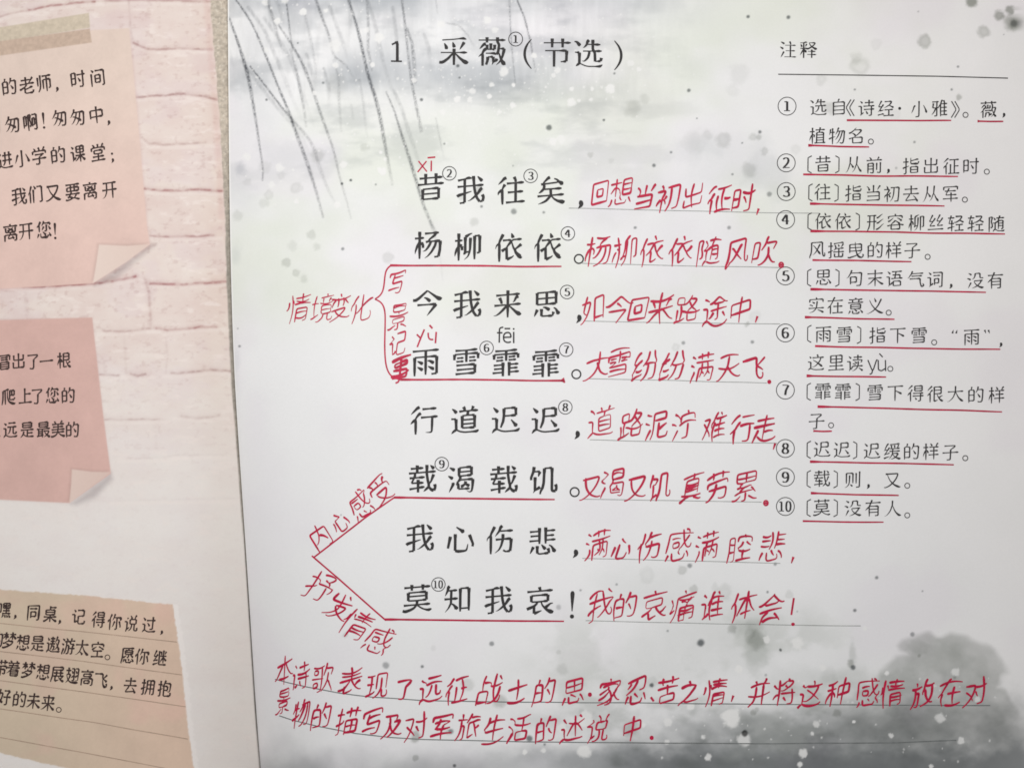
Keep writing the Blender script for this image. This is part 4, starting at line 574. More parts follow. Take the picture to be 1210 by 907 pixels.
LEAF = [  # the washes along the foot of the page
    (840,745,150,60,.12,.9,.5),(760,700,90,40,.07,.9,.5),(790,790,130,50,.10,.9,.5),(700,805,120,40,.08,.9,.5),(660,760,50,20,.05,.9,.5),
    (894,760,20,40,.26,.7,.5),(878,742,20,14,.16,.8,.5),(1007,772,6,20,.20,.8,.4),(998,800,60,20,.12,.8,.6),(950,800,80,30,.10,.9,.6),
    (1085,764,20,10,.16,.5,.3),(1108,778,42,28,.14,.6,.5),(1062,808,36,22,.16,.5,.5),(1150,800,30,30,.12,.6,.5),(1130,770,14,26,.10,.9,.3),
    (1090,855,120,40,.18,.6,.5),(1180,850,34,50,.18,.7,.5),(930,862,160,30,.14,.6,.5),(1010,850,60,24,.12,.5,.5),(860,852,50,22,.13,.6,.5),(812,868,60,22,.16,.6,.5),
    (900,905,240,26,.22,.7,.5),(790,898,90,30,.22,.6,.5),(1000,898,90,24,.16,.5,.5),(1110,898,80,22,.16,.6,.5),(720,905,120,30,.24,.8,.5),
    (470,918,170,46,.34,.9,.4),(350,915,80,50,.36,.9,.4),(560,905,120,26,.16,.9,.5),(420,890,50,20,.1,.9,.5),(335,880,34,30,.14,.9,.4),
    (1060,868,40,22,.1,.5,.5),(765,880,40,22,.14,.6,.5),(650,850,60,22,.08,.9,.5),(690,842,20,12,.1,.7,.5),(640,890,50,16,.1,.7,.5),(970,872,24,9,.12,.4,.5),(1060,840,26,8,.10,.4,.5),
]
PAD = np.array([(1061,764),(1066,757),(1080,752),(1100,749),(1122,749),(1144,753),(1162,761),(1176,772),(1190,789),(1193,795),(1184,800),(1176,808),(1188,812),(1198,826),(1204,850),(1212,880),(1216,960),(820,960),(850,890),(900,862),(960,838),(1010,818),(1036,802),(1046,787),(1058,777),(1072,774),(1064,770)], float)
BLOTS = [  # soft ink blots: x, y, r, dark, ring
    (376,184,9,.26,.1),(312,197,8,.15,.4),(292,215,5,.14,.2),(318,230,6,.2,.5),(350,222,7,.22,.5),(312,240,7,.15,.2),(332,207,6,.14,.3),(431,174,6,.15,0),(399,100,14,.12,0),
    (281,255,7,.18,.2),(748,128,12,.22,0),(762,118,7,.14,0),(855,167,10,.28,.4),(836,160,7,.14,0),(820,167,15,.12,0),(890,162,5,.32,.4),(903,179,5,.28,.3),(886,200,10,.22,0),(872,88,14,.10,0),
    (866,107,8,.10,.4),(698,183,4,.22,0),(722,190,4,.1,0),(566,224,6,.25,0),(1148,3,7.5,.66,0),(1181,18.5,7,.66,.2),(1193,12,6.5,.6,0),(1198,28,12.5,.52,0),(1198,28,6,.4,0),(1162.5,38,8,.48,.4),(1093,49,9,.52,.4),
    (1017,79,12,.26,.7),(1012,69,8,.14,0),(970.7,94,7,.2,.6),(1133,115,4,.4,0),(981,128,9,.3,.3),(1058,136,8,.12,.5),(940,176,7,.12,.3),(897,162,4,.3,0),(1035,53,7,.1,.4),
    (368,277,6,.24,.2),(338,310,6,.3,.2),(350,322,5,.28,.3),(359,329,5.5,.2,.2),(459,304.6,7,.2,.2),(345,290,7,.12,0),(374,291,5,.16,0),(560,262,6,.2,0),(545,232,5,.2,0),
    (799,410,5,.22,.6),(892,374,8,.14,.5),(883,383,3.6,.34,0),(806,673,6,.32,.2),(820,696,6,.3,.1),(764,679,10,.14,.6),(856,699,10,.22,.5),(845,694,6,.12,0),(932.6,702,5,.22,.4),(865,743,6,.34,.1),
    (893,756,12,.3,0),(886,748,7,.2,.2),(408,750,4,.22,0),(591,828,9,.36,.1),(553,808,9,.2,0),(665,790,8,.16,0),(491,895,4,.35,0),(610,866,6,.24,.2),(491,870,7,.5,.1),(989,842,5.5,.42,.1),(890,841,4,.4,0),
    (894,838,3,.3,0),(530,864,4,.3,0),(1005,783,5,.4,0),(1086,774,2.5,.35,0),(745,862,11,.3,.1),(1100,870,12,.1,0),(980,800,12,.1,0),(1120,812,9,.13,0),(688,842,6,.1,0),(512,765,4,.1,0),(660,770,3,.18,0),(770,805,7,.14,0)]
DROPS = [  # small dark splashes: x, y, r, dark
    (541,78,2.2,.75),(498,118,2.2,.75),(648.7,151,3.8,.75),(713.6,142,1.7,.75),(814,107,2.5,.7),(823.5,140,1.3,.5),(793,180,1.7,.6),(772.6,195.6,2.4,.7),(865.6,206,1.6,.6),(898,156,2.3,.7),(877,169,1.2,.7),(909,229.5,3.4,.55),
    (607,250,3.8,.6),(642.5,251,1.8,.6),(569,244,1.8,.65),(861.5,269,2.6,.55),(750,269,1.7,.45),(884,20,2.3,.75),(931.5,20.6,2.6,.75),(1198,28,4.5,.5),(1132,79,1.7,.6),(1010,106,1.5,.6),(1124.6,106,1.6,.6),(1080.5,168,1.7,.55),(1059,198.7,1.8,.35),
    (405,294,2.2,.6),(807.5,405,2.6,.55),(889,404,2.4,.6),(751,269,2,.4),(815,668,3.2,.6),(916,666,2.2,.55),(1036,682,2.3,.65),(1010,720.7,2.3,.7),(828,759,4.8,.8),(789,745,1.6,.5),(922.6,768,1.7,.65),(728.6,690,1.7,.5),(660,717,3.4,.35),
    (686,697,1.6,.5),(907,699,1.7,.6),(581,760,3.2,.6),(403,608,1.2,.4),(456,785.6,4.4,.5),(499,787,2.2,.7),(533,863.5,3.4,.6),(625.5,872,4,.75),(643.6,879,1.6,.6),(537,904,2.2,.5),(1008,788,3.4,.75),(880,866,4,.92),(922,767,1.6,.7),(770,809,2.8,.8),
    (1078,749,3,.55),(1090,698,1.2,.5),(942,722,1.5,.3),(543,92,1.6,.6),(352,51,1.3,.6),(315,118,1.6,.7),(382,98,1.8,.55),(404,217,1.8,.85),(414.5,213,1.8,.85),(444,218,1.3,.6),(525,170,1.4,.6),(726,87,1.6,.6),(345,144,1.8,.6),(283,409,1.8,.6),(281,388,1.3,.35),(606,196,1.2,.5),(1085,14,1.2,.4),(905,797,1.8,.4),(1128,800,2.2,.3),(280,702,1.4,.5),(1186,41,1,.4)]
SNOW = [  # white splashes: x, y, r
    (396,54,7.5),(448,45,6),(313,3,4.5),(358,14,4.5),(337,0,5),(328,25,4.5),(314,59,3.3),(433,36,3.5),(440,77,3.3),(396,77,4),(489,95,3.2),(521,29,5),(558,108,4.2),(540,117,4.2),(555,118,3.5),(291.5,185,5),(331,198,5.5),(321,218,4.5),(452,202,5),(406,194,5),
    (455,188,2.4),(450,180,2.4),(399,242,4),(350,238,3.5),(479,75,2.2),(575.5,24,5),(585,36,4.5),(596,85,6),(659,83,4),(745,75,4.5),(755,82,3.4),(721,105,6.5),(675,121,5.5),(581,100,3.6),(578,114,3.2),(606,124.5,3.8),(607,100.6,2.7),(675.5,105,2.8),(700,105,2.4),(698,118,2.4),
    (684,119,2.4),(653,167,5),(663,164.6,5.5),(654,89,3),(631,66,4),(523,133,4),(450,180,2),(590,132,3),(645,103,2),(690,103,2),(711,103,2),(470,93,2),(385,13,3),(372,110,3),(691,887.5,8.5),(664,859,6),(642,886,3.4),(691,850,11),(620,888,3.4),(864,847,12),(789,853,6),(906,755,4.5),(965,855,4.5),
    (972,788,4.5),(1111,848,6.5),(1135.6,875,4.5),(1128.6,794,5.5),(1053,868.5,3.3),(1009,852,2.2),(949,889,6),(837,894,4.8),(945,903,3.6),(816,833.5,5),(788,876,3.5),(831,870,3),(880,872,9),(942,760,8),(1048,795,3),(1155,826,4),(960,866,2.5),(760,856,3.5),(1022,742,3),(873,790,5),(448,200,3),(1100,905,3)]
for _ in range(480):                                             # fine spatter round the title
    SNOW.append((rng.normal(560, 130), rng.normal(85, 55), rng.uniform(.5, 1.5)))
for _ in range(60): SNOW.append((rng.uniform(290, 480), rng.uniform(0, 250), rng.uniform(.8, 1.8)))
for _ in range(70): SNOW.append((rng.uniform(760, 1180), rng.uniform(800, 905), rng.uniform(.7, 1.6)))
_z = lambda *p: np.array([(260+a/3.49, b/3.49) for a, b in p])
WILLOW = [  # drooping dry-brush twigs: line, widths, dark from head to tip
    (_z((38,75),(70,165),(95,240),(115,310),(130,390),(145,480),(160,580),(178,700),(175,745)), (2.0,4.2,2.6,1.6), (.75,.78,.6,.45)),
    (_z((65,0),(130,90),(170,185),(215,295),(250,385),(285,460),(310,540),(345,630),(375,720),(400,800),(425,895)), (1.8,2.6,3.0,4.2,2.2), (.75,.68,.66,.62,.3)),
    (_z((125,275),(180,345),(240,425),(290,485),(340,540),(385,600),(410,690),(440,770),(480,850)), (1.6,2.2,3.6,4.5,2), (.75,.7,.3,.22,.12)),
    (_z((190,0),(215,60),(235,140),(260,220)), (3,4.,2), (.4,.35,.12)),
    (_z((272,0),(280,60),(288,130),(300,210)), (1.3,2,1.5), (.65,.6,.3)),
    (_z((290,205),(315,290),(330,370),(345,440),(355,520)), (2.5,3.2,3), (.25,.5,.15)),
    (_z((235,95),(290,175),(340,260),(375,350),(405,440),(440,540),(470,620),(490,720),(520,820),(540,900)), (1.8,3.6,3.2,2.6,2), (.5,.62,.5,.32,.12)),
    (_z((395,0),(420,70),(450,150),(468,225),(478,245)), (3.2,3.0,3), (.6,.5,.2)),
    (_z((470,250),(490,330),(490,400),(500,540)), (3,3,3), (.2,.25,.1)),
    (_z((530,0),(550,60),(575,150),(590,220),(610,310),(640,400),(660,480),(675,570),(690,650),(710,760)), (2.6,3.6,4.2,4.2,3.2), (.68,.7,.7,.55,.15)),
    (_z((605,0),(612,100),(610,200),(625,290)), (3,3.5,3), (.3,.42,.3)),
    (_z((685,380),(720,460),(750,560),(780,650),(810,750),(840,850),(870,920),(890,960)), (1.4,2.6,4,3.6,3.4), (.5,.66,.66,.6,.3)),
    (_z((750,0),(765,120),(775,220),(790,340),(810,440),(830,540)), (2.6,2.4,3,3.6), (.55,.55,.52,.4)),
    (_z((772,120),(792,180),(800,260),(805,340)), (2.6,4.5,4), (.5,.5,.25)),
    (_z((350,60),(380,190),(395,290),(400,350)), (3,3.5,3), (.2,.22,.08)),
    (_z((475,235),(520,270),(550,320)), (1.8,2.5,2), (.4,.32,.15)),
    (_z((540,430),(550,490)), (3,3), (.12,.08)),(_z((575,330),(590,420),(605,560)), (3,3,3), (.2,.2,.06)),
    (_z((890,0),(897,55)), (1.6,1.6), (.3,.12)),(_z((930,95),(985,105),(1025,150),(1045,190)), (2,1.8,2), (.2,.35,.12)),
    (np.array([(602,0),(603,30),(605,60),(609,100)],float), (1.4,1.5,1.2), (.5,.5,.3)),
    (np.array([(611,0),(620,22),(627,50),(631,75),(633,85)],float), (1.4,2,2,1.6), (.75,.65,.5,.2)),
    (np.array([(515,140),(520,165),(524,185)],float), (1.8,1.8,1.6), (.18,.25,.08)),
    (np.array([(508,262),(516,285),(521,310),(523,330)],float), (3,2.4,2,2), (.28,.14,.1,.05)),
]
def segdist(X, Y, P, wid, drk):
    """distance to a bent line, with its width and darkness where it is nearest"""
    P = resample(P, 40)[0]; P = soften(P, 3); t = np.linspace(0, 1, 40)
    Wd = np.interp(t, np.linspace(0, 1, len(wid)), wid); Dk = np.interp(t, np.linspace(0, 1, len(drk)), drk)
    D = np.full(X.shape, 1e9); Wn = np.zeros(X.shape); Dn = np.zeros(X.shape)
    for i in range(39):
        a, b = P[i], P[i+1]; d = b-a
        u = np.clip(((X-a[0])*d[0]+(Y-a[1])*d[1])/(d@d), 0, 1)
        r = np.hypot(X-a[0]-u*d[0], Y-a[1]-u*d[1]); k = r < D
        D[k] = r[k]; Wn[k] = Wd[i]; Dn[k] = Dk[i]
    return D, Wn, Dn
def inside(X, Y, Q, soft=.9, wob=0., seed=0, wave=3.):
    """1 inside the outline Q, 0 outside, with a printed-soft rim"""
    k = np.where((X > Q[:, 0].min()-5) & (X < Q[:, 0].max()+5) & (Y > Q[:, 1].min()-5) & (Y < Q[:, 1].max()+5))[0]
    x, y = X[k], Y[k]
    if wob: x = x+(noise(x/wave, y/wave, seed)-.5)*wob; y = y+(noise(x/wave, y/wave, seed+1)-.5)*wob
    inn = np.zeros(len(k), bool); D = np.full(len(k), 1e9)
    for i in range(len(Q)):
        a, b = Q[i], Q[(i+1) % len(Q)]; d = b-a
        c = ((a[1] > y) != (b[1] > y)) & (x < d[0]*(y-a[1])/(d[1] if d[1] else 1e-9)+a[0]); inn ^= c
        u = np.clip(((x-a[0])*d[0]+(y-a[1])*d[1])/(d@d), 0, 1); D = np.minimum(D, np.hypot(x-a[0]-u*d[0], y-a[1]-u*d[1]))
    m = np.zeros(X.shape); m[k] = sstep(-soft, soft, np.where(inn, D, -D)); return m
def paint_right(V, s):
    P = points(V); X, Y = P[:, 0], P[:, 1]
    cool = np.array([.788, .791, .798]); warm = np.array([.822, .803, .795])
    f = sstep(700, 1200, X-.25*Y)[:, None]
    C = cool*(1-f)+warm*f
    g = (sstep(.32, .62, fbm(X/150, Y/120, 3))*(1-sstep(330, 430, Y))*(1-sstep(1000, 1150, X))*sstep(70, 190, Y+np.maximum(0, X-560)*.5))[:, None]
    C *= 1-g*np.array([.075, .045, .125])                        # pale green tint of the upper page
    C *= 1-.05*((fbm(X/60, Y/60, 11)-.5)*(1-sstep(300, 500, Y)))[:, None]
    for i, (x, y, rx, ry, d, e, r) in enumerate(WASH): spot(C, X, Y, x, y, rx, ry, d*.92, e, r, .55, i, (1.0, .93, .86))
    for i, (x, y, rx, ry, d, e, r) in enumerate(LEAF): spot(C, X, Y, x, y, rx, ry, d, e, r, .5, 60+i, (1.0, .93, 1.02) if y < 830 else (1.0, .97, .97))
    C *= 1-(.065*(fbm(X/85, Y/85, 15, 4)-.45))[:, None]*np.array([1., .9, 1.])-(.035*sstep(.5, .7, fbm(X/120, Y/100, 16, 3)))[:, None]*np.array([.5, 1., .4])
    w1 = fbm(X/52, Y/34, 91, 5)-.5; w2 = fbm(X/20, Y/14, 93, 4)-.5
    foot = sstep(806, 900, Y+w1*90+w2*26+10*sstep(900, 1000, X))*sstep(560, 860, X+w1*160)
    C *= 1-(.47*foot)[:, None]*np.array([1., .97, .97])
    C *= 1-(.36*sstep(866, 902, Y+w2*40)*sstep(420, 760, X))[:, None]*np.array([1., .97, .93])
    C *= 1-(.33*inside(X, Y, PAD, 4.6, 9., 7, 15.)*(1+.5*w2)*(.25+.75*sstep(930, 1085, X))*(1-.45*sstep(1175, 1212, X))*(1-.5*sstep(850, 900, Y)))[:, None]*np.array([1., .97, 1.01])
    C *= 1-(.13*sstep(.1, .3, w1+.15)*sstep(690, 760, Y)*(1-sstep(960, 1030, X))*sstep(560, 720, X))[:, None]*np.array([1., .92, 1.06])
    k = (Y < 260) & (X < 900)
    C[k] *= 1-(.20*sstep(-.05, .2, (fbm(X[k]/70, Y[k]/26, 95, 5)-.5))*(1-sstep(150, 260, Y[k]))*(1-sstep(650, 900, X[k])))[:, None]*np.array([1., .95, .90])
    k = (Y < 150) & (X < 900)
    st = fbm(X[k]/5, Y[k]/26, 31, 4)-.5                           # streaks of the brushed sky
    C[k] *= 1-(.16*st*(1-sstep(90, 150, Y[k]))*(1-sstep(650, 900, X[k])))[:, None]
    for i, (P_, w, d) in enumerate(WILLOW):  # dry brush: the grain of the paper shows through
        k = np.where((X > P_[:, 0].min()-9) & (X < P_[:, 0].max()+9) & (Y > P_[:, 1].min()-9) & (Y < P_[:, 1].max()+9))[0]
        if not len(k): continue
        D, Wn, Dn = segdist(X[k], Y[k], P_, w, d)
        n = noise(X[k]/1.15, Y[k]/1.15, 40+i)*.7+noise(X[k]/3.4, Y[k]/3.4, 80+i)*.3; body = 1-sstep(Wn*.25, Wn*.6+.7, D+(n-.5)*2.2)
        C[k] *= 1-np.clip(body*Dn*(.40+.66*sstep(.32, .60, n)), 0, .88)[:, None]*np.array([1., .99, .97])
    for i, (P_, w, d) in enumerate(WILLOW[:14]):                   # fainter twigs behind
        g = np.random.default_rng(i); Q = P_+np.array([g.uniform(7, 22)*(1 if i % 2 else -1), g.uniform(-14, 10)]); Q = Q[:max(3, int(len(Q)*g.uniform(.5, .9)))]
        k = np.where((X > Q[:, 0].min()-9) & (X < Q[:, 0].max()+9) & (Y > Q[:, 1].min()-9) & (Y < Q[:, 1].max()+9) & (X > 272))[0]
        if not len(k): continue
        D, Wn, Dn = segdist(X[k], Y[k], Q, (3, 4, 3), (.24, .2, .03)); n = noise(X[k]/2, Y[k]/3, 140+i)
        C[k] *= 1-((1-sstep(Wn*.2, Wn*.7+1, D))*Dn*(.4+.9*n))[:, None]*np.array([1., .98, .96])
    for x, y, r, d, g in BLOTS: spot(C, X, Y, x, y, r*1.2, r*1.2, d*.9, .6, .34, .5, 5, (1, .97, 1.03), g)
    for x, y, r, d in DROPS: spot(C, X, Y, x, y, r*1.3, r*1.25, d, .62, .12, .5, 6, (1, .98, .97))
    for x, y, r in SNOW: spot(C, X, Y, x, y, r*1.12, r*1.12, (.70+.25*((x*7.3+y*3.1) % 1)) if r > 2 else .6, .45, .38, .6, 8, white=True)
    for x, y, r, d in DROPS[47:48]: spot(C, X, Y, x, y, r*1.2, r*1.3, d, .6, .1)
    spot(C, X, Y, 880, 866, 4.6, 5.2, .85, .5, .1)
    C += (np.array([.87, .87, .86])-C)*((1-sstep(.012, .045, s))*sstep(900, 300, Y))[:, None]   # unprinted cut edge along the fold
    C *= 1-.022*(fbm(X/2.2, Y/2.2, 77, 3)-.5)[:, None]
    return C

# ---------------------------------------------------------------- the print on the left-hand page: whitewashed bricks with note cards
COURSES = [  # mortar lines: points, half width, dark, redness
    ([(158,51),(172,57),(190,59),(220,57),(250,59)],2.6,.24,.6),([(160,115),(190,113),(218,111),(240,114),(257,118)],2.4,.26,.5),([(168,163),(176,170),(195,171),(243,169)],2.4,.16,.3),
    ([(169,223),(200,226),(230,224),(262,226)],2.6,.30,1),([(178,278),(205,280),(252,278)],2.4,.26,.9),([(178,335),(210,336),(250,334),(268,333)],3,.30,1.2),([(185,388),(200,390),(230,387),(255,386)],2.6,.30,1),
    ([(122,391),(150,391),(178,388)],2.6,.16,.5),([(118,443),(140,443)],2.2,.22,.3),([(155,441),(163,444),(172,442)],2.6,.22,.4),([(203,441),(225,440),(250,437),(273,438)],2.6,.26,.4),
    ([(124,495),(150,496),(189,495)],2,.22,.3),([(215,491),(235,494),(259,491)],2.8,.18,.3),([(150,541),(180,541),(211,538)],2.2,.10,.2),([(215,537),(260,537)],2,.08,.2),([(140,591),(190,590),(275,589)],2,.05,.1),
    ([(34,12),(62,7),(97,3),(112,2)],2.4,.28,.9),([(0,20),(15,15),(32,13)],2.2,.14,.6),([(125,1),(160,0),(250,2)],3.2,.20,.7),([(0,337),(40,339),(75,337),(112,335),(140,331),(160,327)],2.8,.34,1.2),([(0,377),(60,377),(108,376)],1.5,.10,.5),
    ([(171,330),(176,345),(177,360),(178,385)],3,.15,.6),([(152,2),(154,30),(157,50)],2.2,.10,.3),([(196,400),(198,420),(196,440)],2,.06,.2),([(147,400),(149,440)],3,.07,.2),([(183,500),(185,530)],3,.05,.2),([(30,346),(32,372)],4,.07,.4)]
CARD1 = np.array([(-200,72),(0,50),(108,36),(152.6,33.5),(160,110),(168,200),(174,270),(177,289),(110,334.5),(60,338),(0,341),(-200,350)], float)
CARD2 = np.array([(-200,385),(0,378),(109,375),(114,420),(122,490),(131,559),(82,594),(0,590),(-200,592)], float)
CARD3 = np.array([(-200,678),(0,696),(100,703),(204,714),(208,740),(215,790),(221,850),(229,907),(234,960),(120,915),(60,903),(0,889),(-200,850)], float)
FOLD1 = np.array([(117,289),(150,290.5),(177,288.5),(150,309),(110,334.5),(114,310)], float)
FOLD2 = np.array([(85,554),(108,557),(131,557.5),(105,577),(82,594),(84,572)], float)
TAPE1 = np.array([(-200,66),(0,32.5),(105,15.5),(106.5,33),(0,50),(-200,84)], float)
TAPE2 = np.array([(-200,84),(0,49),(106,34),(108.5,50.5),(0,66),(-200,100)], float)
def mixc(C, m, c): C += (np.asarray(c)-C)*m[:, None]
def paint_left(V, s):
    P = points(V); X, Y = P[:, 0], P[:, 1]
    fade = sstep(330, 640, Y)
    top = lin(222, 207, 200)*.97; low = lin(226, 220, 216)*.99
    C = top*(1-fade[:, None])+low*fade[:, None]
    warm = sstep(215, 265, X)*(1-.4*fade)
    C *= 1-warm[:, None]*np.array([.015, .03, .06])
    n = fbm(X/34, Y/20, 5, 5)-.5; C *= 1-(n*.26*(1-.7*fade))[:, None]*np.array([.5, .95, .95])
    lil = sstep(.5, .68, fbm(X/40, Y/26, 9, 4))*(1-fade*.8); C *= 1-lil[:, None]*np.array([.02, .03, .0])
    st = fbm(X/6.5, Y/4.2, 21, 5); C *= 1-(.15*sstep(.58, .78, st)*(1-.82*fade))[:, None]*np.array([.7, 1., 1.])
    wh = sstep(.60, .8, fbm(X/15, Y/6, 25, 4)); mixc(C, wh*.55*(1-.5*fade), lin(231, 220, 214))
    g = np.where((X > 240) & (Y < 420))[0]
    for i, (pts, w, d, red) in enumerate(COURSES):
        pts = np.array(pts, float)
        k = np.where((X > pts[:, 0].min()-12) & (X < pts[:, 0].max()+12) & (Y > pts[:, 1].min()-12) & (Y < pts[:, 1].max()+12))[0]
        if not len(k): continue
        yy = Y[k]+(fbm(X[k]/14, Y[k]*0+i, 51, 3)-.5)*2.2
        D, Wn, Dn = segdist(X[k], yy, pts, (w, w), (1, 1))
        n = fbm(X[k]/7, Y[k]/4, 61+i, 3)
        m = ((1-sstep(.1, .95, D/Wn))+.35*(1-sstep(.3, 2.4, D/Wn)))*(.55+.8*sstep(.3, .7, n))*d*1.08*(1-.5*sstep(380, 560, Y[k]))
        C[k] *= 1-m[:, None]*(np.array([.80, 1.02, 1.03])+np.array([-.12, .06, .02])*red*.8)
        hl = (1-sstep(.4, 1.5, np.abs(Y[k]-3.6*1-np.interp(X[k], pts[:, 0], pts[:, 1]))/2.2))*.30*(pts[-1, 0]-pts[0, 0] > 12)
        C[k] += (lin(232, 222, 216)-C[k])*hl[:, None]
    # rough mortar strip by the fold, narrowing downwards into a painted gutter shadow
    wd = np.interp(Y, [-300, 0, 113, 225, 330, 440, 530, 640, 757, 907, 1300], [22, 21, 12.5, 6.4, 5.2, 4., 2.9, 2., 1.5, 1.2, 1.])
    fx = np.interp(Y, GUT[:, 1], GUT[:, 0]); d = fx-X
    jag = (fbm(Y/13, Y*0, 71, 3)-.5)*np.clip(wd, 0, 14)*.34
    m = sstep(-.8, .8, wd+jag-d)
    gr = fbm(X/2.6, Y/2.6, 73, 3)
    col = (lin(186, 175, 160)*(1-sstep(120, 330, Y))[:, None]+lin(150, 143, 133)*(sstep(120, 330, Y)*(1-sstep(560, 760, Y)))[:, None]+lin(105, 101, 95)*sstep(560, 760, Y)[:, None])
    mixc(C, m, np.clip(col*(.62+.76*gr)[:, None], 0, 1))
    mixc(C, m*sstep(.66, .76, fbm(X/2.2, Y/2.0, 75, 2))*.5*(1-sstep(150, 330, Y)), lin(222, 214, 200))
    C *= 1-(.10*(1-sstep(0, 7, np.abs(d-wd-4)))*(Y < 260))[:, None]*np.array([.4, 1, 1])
    # cards
    gr2 = fbm(X/26, Y/26, 81, 4)-.5; fib = fbm(X/3, Y/3, 83, 3)-.5
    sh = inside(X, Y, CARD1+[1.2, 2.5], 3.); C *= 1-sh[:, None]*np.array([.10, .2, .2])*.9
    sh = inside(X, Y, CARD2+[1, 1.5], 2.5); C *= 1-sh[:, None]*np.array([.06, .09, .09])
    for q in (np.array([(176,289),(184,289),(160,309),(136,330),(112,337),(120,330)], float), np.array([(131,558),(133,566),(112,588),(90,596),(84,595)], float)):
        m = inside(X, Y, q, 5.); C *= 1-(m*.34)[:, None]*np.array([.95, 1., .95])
    u = sstep(40, 330, Y)[:, None]
    c1 = (lin(216, 197, 185)*(1-u)+lin(217, 187, 177)*u)*(1-.16*gr2-.06*fib)[:, None]
    mixc(C, inside(X, Y, CARD1, .9), c1)
    c2 = lin(205, 169, 160)*(1-.16*gr2-.06*fib)[:, None]; m2 = inside(X, Y, CARD2, .9); mixc(C, m2, c2)
    v = sstep(0, 230, X)[:, None]
    c3 = (lin(202, 184, 162)*(1-v)+lin(212, 186, 166)*v)*(1-.14*gr2-.05*fib)[:, None]
    pk = sstep(.5, .7, fbm(X/55, Y/40, 87, 3))[:, None]; c3 = c3*(1-pk*np.array([-.03, .03, .0]))
    mixc(C, inside(X, Y, CARD3+[6, 1], 1.2, 4, 5)*.9, lin(232, 226, 222)); mixc(C, inside(X, Y, CARD3, .8, 1.4, 9), c3)
    mixc(C, inside(X, Y, TAPE1, .8), lin(197, 184, 165)*(1-.3*fib)[:, None]); mixc(C, inside(X, Y, TAPE2, .8), lin(190, 168, 151)*(1-.3*fib)[:, None])
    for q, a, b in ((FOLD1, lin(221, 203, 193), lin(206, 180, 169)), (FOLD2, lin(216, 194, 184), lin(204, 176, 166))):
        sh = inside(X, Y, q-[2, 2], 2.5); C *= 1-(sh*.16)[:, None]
        w = np.clip((X-q[:, 0].min())/(np.ptp(q[:, 0])), 0, 1)[:, None]
        mixc(C, inside(X, Y, q, .8), a*(1-w*.5)+b*w*.5)
    C *= 1-.02*(fbm(X/2, Y/2, 78, 3)-.5)[:, None]
    return C

SR = axis(0.0, 18.9, 0.0, 19.3, .0205, .3)
SR = np.r_[[-.0], SR[SR > 1e-6]]
VR, FR = page(SR)
right_page = put('right_page', mesh_of('right_page', VR, FR, paint_right(VR, np.tile(SR, len(YS)))), M_PAPER, book, 'white page with grey ink wash, printed poem and red handwriting')
SL = -axis(0.0, 7.0, 0.0, 18.9, .0205, .35)
VL, FL = page(SL)
VL[:, 2] -= .05*np.exp(-np.abs(np.tile(SL, len(YS)))/.02)        # the sheet turns down into the fold
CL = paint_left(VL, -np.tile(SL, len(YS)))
PL = points(VL[FL].mean(1))
which = np.zeros(len(FL), int)
for k, q in enumerate((CARD1, CARD2, CARD3)): which[inside(PL[:, 0], PL[:, 1], q, .01) > .5] = k+1
def part_mesh(name, F):
    u, inv = np.unique(F, return_inverse=True); return mesh_of(name, VL[u], inv.reshape(F.shape), CL[u])
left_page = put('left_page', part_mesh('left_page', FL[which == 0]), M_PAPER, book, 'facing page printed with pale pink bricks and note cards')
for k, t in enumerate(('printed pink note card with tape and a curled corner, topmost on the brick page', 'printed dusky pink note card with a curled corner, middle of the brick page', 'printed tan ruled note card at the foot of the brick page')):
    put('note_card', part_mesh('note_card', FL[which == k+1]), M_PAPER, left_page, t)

# paper below the open sheets, the cover and the table
def block(s0, s1, sg):
    s = sg*np.linspace(s0, s1, 40); y = np.linspace(YB+.02, YT-.02, 30)
    yy = y[:, None]-sg*np.abs(s)[None]*TURN; xx = fold(yy)+s[None]; zz = height(xx, yy)-.03
    nr, nc = yy.shape; V = np.vstack([np.stack([xx, yy, zz], -1).reshape(-1, 3), np.stack([xx, yy, 0*zz-2.9], -1).reshape(-1, 3)])
    i = np.arange(nr*nc).reshape(nr, nc); F = [np.stack([i[:-1, :-1], i[:-1, 1:], i[1:, 1:], i[1:, :-1]], -1).reshape(-1, 4)]
    F.append(F[0][:, ::-1]+nr*nc)
    for e in (i[0], i[-1][::-1], i[:, 0][::-1], i[:, -1]): F.append(np.stack([e[:-1]+nr*nc, e[1:]+nr*nc, e[1:], e[:-1]], 1))
    return put('page_block', mesh_of('page_block', V, np.vstack(F), smooth=False), M_EDGE, book)
block(.04, 19.2, 1); block(.06, 18.8, -1)
slab('cover', -26.6, 13.6, YB-.7, YT+.7, -3.05, -2.9, M_COVER, book)
tb = slab('tabletop', -75, 75, -45, 55, -5.5, -3.06, M_TABLE, None); tb['kind'] = 'structure'
